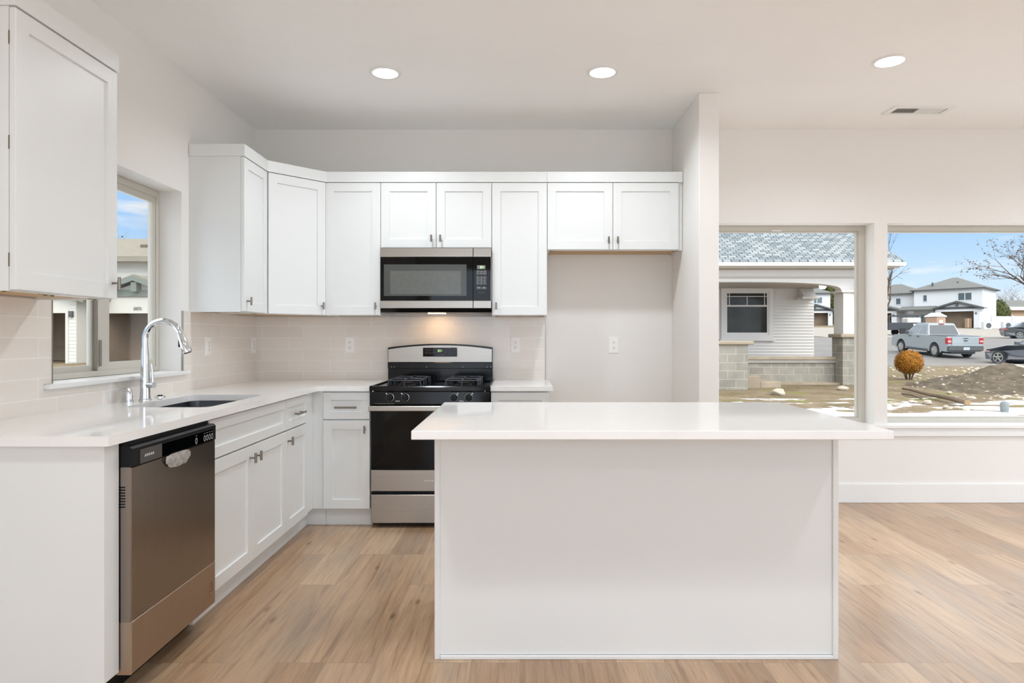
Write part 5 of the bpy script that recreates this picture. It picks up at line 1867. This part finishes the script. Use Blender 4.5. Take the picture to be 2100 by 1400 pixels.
part('windscreen', end_glass(MB(), cb, ctp, zb_, zt_, wb_, wt_, True), M_CARGL, PK, local=True)
part('stop_lamp', MB().box(-0.14, 0.14, 0.86, 0.949, 1.72, 1.76), M_TAIL, PK, local=True)
part('bed_cover', MB().box(-0.87, 0.87, -0.98, 0.60, 1.141, 1.165, 0.008), M_CARGL, PK, local=True)
tg = part('tailgate', MB().box(-0.70, 0.70, -1.068, -1.035, 0.68, 1.135, 0.012), M_TRUCK, PK, local=True)
part('tailgate_crease', MB().box(-0.68, 0.68, -1.076, -1.069, 0.80, 0.83, 0.003), M_TRUCK, tg, local=True)
part('tailgate_handle', MB().box(-0.13, 0.13, -1.080, -1.069, 1.04, 1.08), M_FASCIA, tg, local=True)
part('emblem', MB().rings([[(0.11 * math.cos(2 * PI * k / 20), -1.069, 0.935 + 0.045 * math.sin(2 * PI * k / 20)) for k in range(20)], [(0.10 * math.cos(2 * PI * k / 20), -1.080, 0.935 + 0.04 * math.sin(2 * PI * k / 20)) for k in range(20)]]), M_CLAD, tg, local=True)
for s in (-1, 1):
    x0_, x1_ = sorted((s * 0.705, s * 0.935))
    tl = part('tail_lamp', MB().box(x0_, x1_, -1.06, -0.86, 0.77, 1.09, 0.02), M_TAIL, PK, local=True)
    part('reversing_lamp', MB().box(x0_ + 0.03, x1_ - 0.03, -1.068, -1.0605, 0.86, 0.94, 0.002), M_TAILW, tl, local=True)
    part('door_handle', MB().box(s * 0.918, s * 0.95, 1.35, 1.55, 1.02, 1.055) if s > 0 else MB().box(-0.95, -0.918, 1.35, 1.55, 1.02, 1.055), M_FASCIA, PK, local=True)
    part('door_handle', MB().box(s * 0.918, s * 0.95, 2.10, 2.30, 1.02, 1.055) if s > 0 else MB().box(-0.95, -0.918, 2.10, 2.30, 1.02, 1.055), M_FASCIA, PK, local=True)
    part('mirror', MB().box(min(s * 0.90, s * 1.08), max(s * 0.90, s * 1.08), 2.34, 2.44, 1.13, 1.30, 0.02), M_CLAD, PK, local=True)
    mb = MB()
    for yc in (0.0, WB):
        pin_, pout = [], []
        for k in range(15):
            a = math.radians(-8 + 196 * k / 14)
            pin_.append((yc + 0.455 * math.cos(a), 0.36 + 0.455 * math.sin(a)))
            pout.append((yc + 0.53 * math.cos(a), 0.36 + 0.53 * math.sin(a)))
        xa, xb = (hwid - 0.03, hwid + 0.012) if s > 0 else (-hwid - 0.012, -hwid + 0.03)
        for k in range(14):
            mb.prism([pin_[k], pin_[k + 1], pout[k + 1], pout[k]], 'x', xa, xb)
    part('arch_trim', mb, M_TRUCK, PK, local=True)
    part('sill_trim', MB().box(min(s * 0.80, s * 0.925), max(s * 0.80, s * 0.925), 0.50, 2.56, 0.30, 0.42, 0.01), M_CLAD, PK, local=True)
part('rear_bumper', MB().box(-0.90, 0.90, -1.16, -0.96, 0.42, 0.665, 0.03), M_CLAD, PK, local=True)
part('bumper_step', MB().box(-0.84, 0.84, -1.165, -1.0, 0.6655, 0.69, 0.005), M_TRUCK, PK, local=True)
part('underbody', MB().box(-0.62, 0.62, -0.9, 3.9, 0.24, 0.40), M_FASCIA, PK, local=True)
part('number_plate', MB().box(-0.16, 0.16, -1.172, -1.1605, 0.46, 0.61), M_PLATE2, PK, local=True)
for yy in (0.0, WB):
    for s in (-1, 1):
        wheel(PK, s * 0.80, yy, 0.36, 0.235, s, 8)

# two dark cars further right
def car(name, label, loc, rz, paint, coupe):
    r = thing(name, label, 'car', loc, rz)
    L0, wbse = -0.95, 2.75
    arcs = [(0.0, 0.375, 0.33), (wbse, 0.375, 0.33)]
    if coupe:
        top = [(3.66, 0.42), (3.68, 0.60), (3.55, 0.72), (2.35, 0.93), (-0.2, 0.97), (-0.9, 0.92), (-1.0, 0.60)]
        base, tp, zb, zt, wb, wt = (-0.55, 2.15), (0.35, 1.25), 0.93, 1.38, 0.80, 0.58
    else:
        top = [(3.70, 0.42), (3.72, 0.62), (3.58, 0.76), (2.45, 0.95), (-0.1, 1.02), (-1.0, 1.02), (-1.12, 0.95), (-1.14, 0.55)]
        base, tp, zb, zt, wb, wt = (-0.55, 2.25), (0.30, 1.40), 0.98, 1.46, 0.80, 0.60
    prof = arch_profile(top, 0.24, arcs, -1.0, 3.6)
    mb = MB()
    loft_x(mb, prof, [(-0.90, 0.98), (-0.86, 1.0), (0.86, 1.0), (0.90, 0.98)])
    for v in mb.bm.verts:                                   # rounded nose and tail in plan
        if v.co.y > 2.9:
            v.co.x *= 1 - 0.42 * min(1.0, (v.co.y - 2.9) / 0.8) ** 1.5
        elif v.co.y < -0.5:
            v.co.x *= 1 - 0.18 * min(1.0, (-0.5 - v.co.y) / 0.6)
    part('body', mb, paint, r, local=True)
    part('cabin', greenhouse(MB(), base, tp, zb, zt, wb, wt), paint, r, local=True)
    for s in (-1, 1):
        part('side_window', side_glass(MB(), base, tp, zb, zt, wb, wt, [(0.16, 0.50), (0.53, 0.92)], sides=(s,)), M_CARGLP if coupe else M_CARGL, r, local=True)
        part('mirror', MB().box(min(s * 0.84, s * 1.02), max(s * 0.84, s * 1.02), 1.78, 1.92, 0.96, 1.10, 0.02), paint, r, local=True)
        part('door_handle', MB().box(min(s * 0.895, s * 0.92), max(s * 0.895, s * 0.92), 0.55, 0.75, 0.80, 0.83), M_RIM, r, local=True)
        part('sill_strip', MB().box(min(s * 0.86, s * 0.905), max(s * 0.86, s * 0.905), 0.45, 2.30, 0.30, 0.33), M_RIM, r, local=True)
        part('tail_lamp', MB().box(min(s * 0.50, s * 0.89), max(s * 0.50, s * 0.89), -1.16 if not coupe else -1.03, -0.95, 0.74, 0.90, 0.02), M_TAIL, r, local=True)
        part('head_lamp', MB().box(min(s * 0.40, s * 0.62), max(s * 0.40, s * 0.62), 3.35, 3.62, 0.58, 0.70, 0.02), M_TAILW, r, local=True)
    part('windscreen', end_glass(MB(), base, tp, zb, zt, wb, wt, True), M_CARGLP if coupe else M_CARGL, r, local=True)
    part('rear_window', end_glass(MB(), base, tp, zb, zt, wb, wt, False), M_CARGLP, r, local=True)
    part('underbody', MB().box(-0.62, 0.62, -0.8, 3.3, 0.17, 0.26), M_FASCIA, r, local=True)
    for yy in (0.0, wbse):
        for s in (-1, 1):
            wheel(r, s * 0.79, yy, 0.33, 0.215, s, 5, rimr=0.74)
    if not coupe:
        mb = MB()
        for s in (-1, 1):
            mb.tube([(s * 0.58, 0.45, 1.46), (s * 0.58, 0.5, 1.53), (s * 0.58, 1.25, 1.53), (s * 0.58, 1.3, 1.46)], 0.018, n=8)
        part('roof_rack', mb, M_FASCIA, r, local=True)
    return r

# front wheel of the coupe at (x~23.3, y~31) and it faces left in the view
ch = math.radians(17)
fw = Vector((onray(2050, 31.0), 31.0))
rear = fw - Vector((-0.79 * math.cos(ch) - 2.75 * math.sin(ch), -0.79 * math.sin(ch) + 2.75 * math.cos(ch)))
car('coupe', 'dark slate coupe with silver wheels at the right picture edge, behind the dirt mound', (rear.x, rear.y, -0.065), ch, M_COUPE, True)
sh = math.radians(-112)
car('sedan', 'charcoal sedan with roof rails parked across the street, tail toward the pickup', (46.0, 60.5, gz(46, 60.5) + 0.03), sh, M_SEDAN, False)

# ---------------- yard: mound, log, pipe, bush, rocks
mb = MB()
N = 60
gridm = []
mound_pts = []
cxm, cym = 12.4, 16.55
for j in range(N + 1):
    row = []
    for i in range(N + 1):
        u, v_ = (i / N - 0.5) * 2, (j / N - 0.5) * 2
        x, y = cxm + u * 2.75, cym + v_ * 2.25
        rr_ = math.hypot(u * 1.0, v_ * 1.0)
        h = max(0.0, 1 - rr_) ** 1.15
        z = gz(x, y) - 0.06 + 0.66 * h * (1 + 0.20 * noise.noise(Vector((x * 1.2, y * 1.2, 2)))) + 0.07 * noise.noise(Vector((x * 5, y * 5, 5))) * (1 if h > 0.03 else 0)
        row.append(mb.v((x, y, z)))
    gridm.append(row)
    mound_pts.append([tuple(v.co) for v in row])
for j in range(N):
    for i in range(N):
        mb.face([gridm[j][i], gridm[j][i + 1], gridm[j + 1][i + 1], gridm[j + 1][i]])
mound = thing('dirt_mound', 'low mound of brown excavated dirt in the yard behind the fallen log', 'dirt mound', (cxm, cym, gz(cxm, cym)))
part('soil', mb, M_DIRT, mound, smooth=70)
mb = MB()
for k in range(230):
    i, j = random.randint(3, N - 3), random.randint(1, N - 6)
    p = mound_pts[j][i]
    rad = random.uniform(0.010, 0.028) if k % 6 else random.uniform(0.03, 0.05)
    mb.blob((p[0] + random.uniform(-0.05, 0.05), p[1], p[2] + rad * 0.3), rad, (1.3, 1, 0.8), 0.35, 1.5, 1, k * 0.9)
part('embedded_stones', mb, M_STONE, mound, kind='stuff')


lp0, lp1 = Vector((onray(1852, 15.6), 15.6, -0.0)), Vector((onray(1984, 12.6), 12.6, -0.03))
r = thing('fallen_log', 'weathered pole lying across the yard at the foot of the dirt mound', 'log', lp1)
pts = [lp0.lerp(lp1, k / 12) + Vector((0, 0, 0.008 * math.sin(k * 0.9))) for k in range(13)]
part('trunk', MB().tube(pts, [0.032 + 0.026 * k / 12 for k in range(13)], n=12), M_LOG, r, smooth=50)
dl_ = (lp1 - lp0).normalized()
part('sawn_end', MB().cyl(lp1 + dl_ * 0.001, lp1 + dl_ * 0.004, 0.054, n=16), M_BOARD, r)
a0 = Vector((onray(1850, 14.8), 14.8, -0.05))
a1 = Vector((onray(1890, 13.9), 13.9, -0.07))
single('branch', MB().tube([a0, a0.lerp(a1, 0.5) + Vector((0, 0, 0.02)), a1], [0.02, 0.03, 0.025], n=10), M_LOG, 'short weathered branch lying in front of the left end of the pole', 'branch', smooth=50, loc=a0)

px_, py_ = onray(2060, 12.0), 12.0
r = thing('vent_pipe', 'short grey capped plastic pipe sticking up from the snow by the right window', 'pipe', (px_, py_, gz(px_, py_) - 0.1))
part('pipe', MB().cyl((px_, py_, -0.35), (px_, py_, -0.02), 0.066, n=24), M_PIPE, r, smooth=40)
part('cap', MB().lathe([(0.071, -0.10), (0.071, -0.01), (0.060, 0.025), (0.030, 0.045), (0.005, 0.05)], (px_, py_, 0), n=24), M_PIPE, r, smooth=40)


def leaf_ball(c, rad, n, size, sq=(1, 1, 1), fill=0.35, flat=None):
    """many small leaf quads on and in an ellipsoid"""
    mb = MB()
    c = Vector(c)
    for _ in range(n):
        d = Vector((random.gauss(0, 1), random.gauss(0, 1), random.gauss(0, 1))).normalized()
        if flat is not None and d.z < flat:
            d.z = flat
        k = 1 - fill * random.random() ** 2
        p = c + Vector((d.x * sq[0], d.y * sq[1], d.z * sq[2])) * rad * k
        u = d.orthogonal().normalized()
        w = d.cross(u)
        a = random.random() * 2 * PI
        u, w = u * math.cos(a) + w * math.sin(a), w * math.cos(a) - u * math.sin(a)
        w = (w + d * random.uniform(-0.6, 0.9)).normalized()
        s = size * random.uniform(0.6, 1.3)
        mb.quadpts([p - u * s * 0.5, p + u * s * 0.5, p + u * s * 0.35 + w * s, p - u * s * 0.35 + w * s])
    return mb

bx_, by_ = onray(1864, 19.3), 19.3
bz = gz(bx_, by_)
r = thing('round_shrub', 'round clipped rust-orange shrub left of the dirt mound', 'shrub', (bx_, by_, bz))
part('foliage', leaf_ball((bx_, by_, bz + 0.52), 0.385, 6500, 0.024, (1, 1, 0.93)), M_RUST, r, kind='stuff')
part('foliage_core', MB().blob((bx_, by_, bz + 0.52), 0.34, (1, 1, 0.93), 0.1, 3), M_RUST, r)
mb = MB()
for k in range(7):
    a = 2 * PI * k / 7
    mb.tube([(bx_ + 0.05 * math.cos(a), by_ + 0.05 * math.sin(a), bz - 0.05), (bx_ + 0.13 * math.cos(a), by_ + 0.13 * math.sin(a), bz + 0.2)], [0.02, 0.012], n=6)
part('stems', mb, M_BARK, r)

yx, yy = onray(1688, 25.0), 25.0
r = thing('yellow_shrub', 'low golden-yellow shrub seen past the porch corner under the arch', 'shrub', (yx, yy, 0.0))
part('foliage', leaf_ball((yx, yy, 0.18), 0.38, 700, 0.07, (1.2, 1, 0.75)), M_YELLOW, r, kind='stuff')
part('foliage_core', MB().blob((yx, yy, 0.16), 0.33, (1.2, 1, 0.75), 0.15, 3), M_YELLOW, r)

rocks = [
    (1597, 802, 14.9, 0.125, 'pale rounded rock on the snow in front of the block porch wall', (1.3, 1, 0.75)),
    (1728, 793, 15.9, 0.10, 'pale rock lying near the foot of the right porch pier', (1.25, 1, 0.6)),
    (1902, 819, 13.2, 0.07, 'tan rock resting against the near side of the fallen pole', (1.3, 1, 0.8)),
    (1940, 828, 12.5, 0.05, 'small tan rock beside the pole nearer its thick end', (1.2, 1, 0.8)),
    (1991, 801, 13.9, 0.075, 'grey flat rock in front of the right foot of the dirt mound', (1.5, 1, 0.65)),
    (1837, 828, 12.9, 0.06, 'tan rock near the left edge of the wide window, low in the yard', (1.6, 1, 0.6)),
    (1869, 814, 13.4, 0.05, 'small pinkish rock left of the pole and in front of the branch', (1.3, 1, 0.7)),
    (1963, 838, 12.4, 0.06, 'little tan rock on the snow below the thick end of the pole', (1.4, 1, 0.7)),
    (1982, 843, 12.1, 0.05, 'tiny reddish rock on the snow nearest the grey pipe', (1.2, 1, 0.7)),
]
for i, (px, pyx, y, rad, lab, sq) in enumerate(rocks):
    x = onray(px, y)
    z = gz(x, y)
    single('rock', MB().blob((x, y, z + rad * 0.35), rad, sq, 0.35, 1.4, 3, i * 3.1), M_STONE, lab, 'rock', smooth=60, loc=(x, y, z))
slab_x = onray(2062, 24.5)
single('stone_slab', MB().blob((slab_x, 24.5, gz(slab_x, 24.5) + 0.10), 0.55, (1.3, 0.8, 0.28), 0.3, 1.5, 3, 9.0), M_STONE, 'long flat stone slab in the yard just below the dark coupe', 'stone', smooth=60, loc=(slab_x, 24.5, gz(slab_x, 24.5)))
# loose stone rubble: nobody could count it
mb = MB()
for k in range(420):
    y = random.uniform(13.5, 27)
    x = onray(random.gauss(2070, 45) if k % 3 else random.uniform(1825, 2100), y)
    if 8.0 < x < 9.9 and y < 16.0:
        continue
    rad = random.uniform(0.015, 0.055) * (1 + 0.03 * (y - 13))
    z = gz(x, y)
    if math.hypot((x - cxm) / 2.75, (y - cym) / 2.25) < 1.05:
        continue
    mb.blob((x, y, z + rad * 0.3), rad, (1.4, 1, 0.7), 0.35, 1.5, 1, k * 0.7)
single('rubble', mb, M_STONE, 'loose pale stones scattered over the yard right of the dirt mound', 'stones', kind='stuff')

# ---------------- trees
def bare_tree(name, label, base, height, spread, seed, leaves=0, bark=M_BARK, lean=(0, 0), levels=4, trunk_r=None, leaf_size=0.16, group=None):
    rnd = random.Random(seed)
    base = Vector(base)
    r = thing(name, label, 'tree', base, group=group)
    mb = MB()
    tips = []
    def grow(p, d, ln, rad, lev):
        n = 4
        pts, rs = [p], [rad]
        q = p.copy()
        dd = d.copy()
        for k in range(n):
            dd = (dd + Vector((rnd.gauss(0, 0.10), rnd.gauss(0, 0.10), rnd.gauss(0.03, 0.06)))).normalized()
            q = q + dd * ln / n
            pts.append(q.copy())
            rs.append(rad * (1 - 0.45 * (k + 1) / n))
        mb.tube(pts, rs, n=6 if lev < 2 else 4, cap=False)
        if lev >= levels:
            tips.extend(pts[2:])
            return
        nb = rnd.choice((3, 4)) if lev else 4
        for b in range(nb):
            t = rnd.uniform(0.45, 1.0) if b else 1.0
            i = min(n, max(1, round(t * n)))
            az = rnd.uniform(0, 2 * PI)
            tilt = rnd.uniform(0.35, 0.85) * spread
            u = dd.orthogonal().normalized()
            w = dd.cross(u)
            nd = (dd * math.cos(tilt) + (u * math.cos(az) + w * math.sin(az)) * math.sin(tilt)).normalized()
            grow(pts[i], nd, ln * rnd.uniform(0.58, 0.80), rs[i] * 0.68, lev + 1)
    grow(Vector((base.x, base.y, base.z - 0.2)), Vector((lean[0], lean[1], 1)).normalized(), height * 0.34, trunk_r or height * 0.022, 0)
    part('branches', mb, bark, r)
    if leaves and tips:
        lb = MB()
        for _ in range(leaves):
            p = rnd.choice(tips) + Vector((rnd.gauss(0, 0.12), rnd.gauss(0, 0.12), rnd.gauss(0, 0.12)))
            u = Vector((rnd.gauss(0, 1), rnd.gauss(0, 1), rnd.gauss(0, 1))).normalized()
            w = u.orthogonal().normalized()
            s = leaf_size * rnd.uniform(0.6, 1.3)
            lb.quadpts([p - u * s * .5, p + w * s * .4, p + u * s * .5, p - w * s * .4])
        part('leaves', lb, M_LEAF, r, kind='stuff')
    return r

tY = 58.0
bare_tree('street_tree', 'tall nearly bare tree with some brown leaves at the right edge of the wide window', (onray(2150, tY), tY, gz(40, tY)), 12.5, 0.9, 11, 700, lean=(-0.10, 0), levels=4, leaf_size=0.19)
for k, (px, y, h, lab) in enumerate(((2042, 128, 9.0, 'bare leafless tree right beside the end wall of the duplex'), (2066, 132, 9.5, 'bare leafless tree above the left part of the tan house roof'), (2090, 126, 9.0, 'bare leafless tree above the right part of the tan house roof'))):
    x = onray(px, y)
    bare_tree('bare_tree', lab, (x, y, gz(x, y)), h, 1.15, 30 + k, 0, levels=4, trunk_r=0.16, group='bare trees behind the tan house')
ex_, ey_ = onray(2045, 101.0), 101.0
ez_ = gz(ex_, ey_)
r = thing('evergreen_bush', 'dark olive-green evergreen bush between the duplex and the tan house', 'bush', (ex_, ey_, ez_))
part('foliage', leaf_ball((ex_, ey_, ez_ + 2.0), 2.0, 4200, 0.20, (0.85, 0.8, 1.05)), M_EVER, r, kind='stuff')
part('foliage_core', MB().blob((ex_, ey_, ez_ + 2.0), 1.8, (0.85, 0.8, 1.05), 0.25, 2), M_EVER, r)
cx2, cy2 = onray(1711, 118.0), 118.0
cz2 = gz(cx2, cy2)
r = thing('conifer', 'dark conifer behind the glimpsed duplex, seen through the porch arch', 'tree', (cx2, cy2, cz2))
part('foliage', leaf_ball((cx2, cy2, cz2 + 4.5), 4.2, 4200, 0.34, (0.5, 0.5, 1.15)), M_EVER, r, kind='stuff')
part('trunk', MB().cyl((cx2, cy2, cz2 - 0.2), (cx2, cy2, cz2 + 6), 0.3, 0.12, n=10), M_BARK, r)
bare_tree('bare_tree', 'bare twiggy tree rising behind the taupe roof outside the sink window', (-30.6, 49.0, 0.1), 12.0, 1.0, 5, 60, levels=4, leaf_size=0.2, lean=(0.12, 0))
bare_tree('bare_tree', 'bare twigs rising behind the porch house roof, at the left edge of the wide window', (onray(1806, 36.0), 36.0, 0.2), 8.2, 0.8, 16, 30, levels=4, leaf_size=0.12, lean=(0.06, 0))
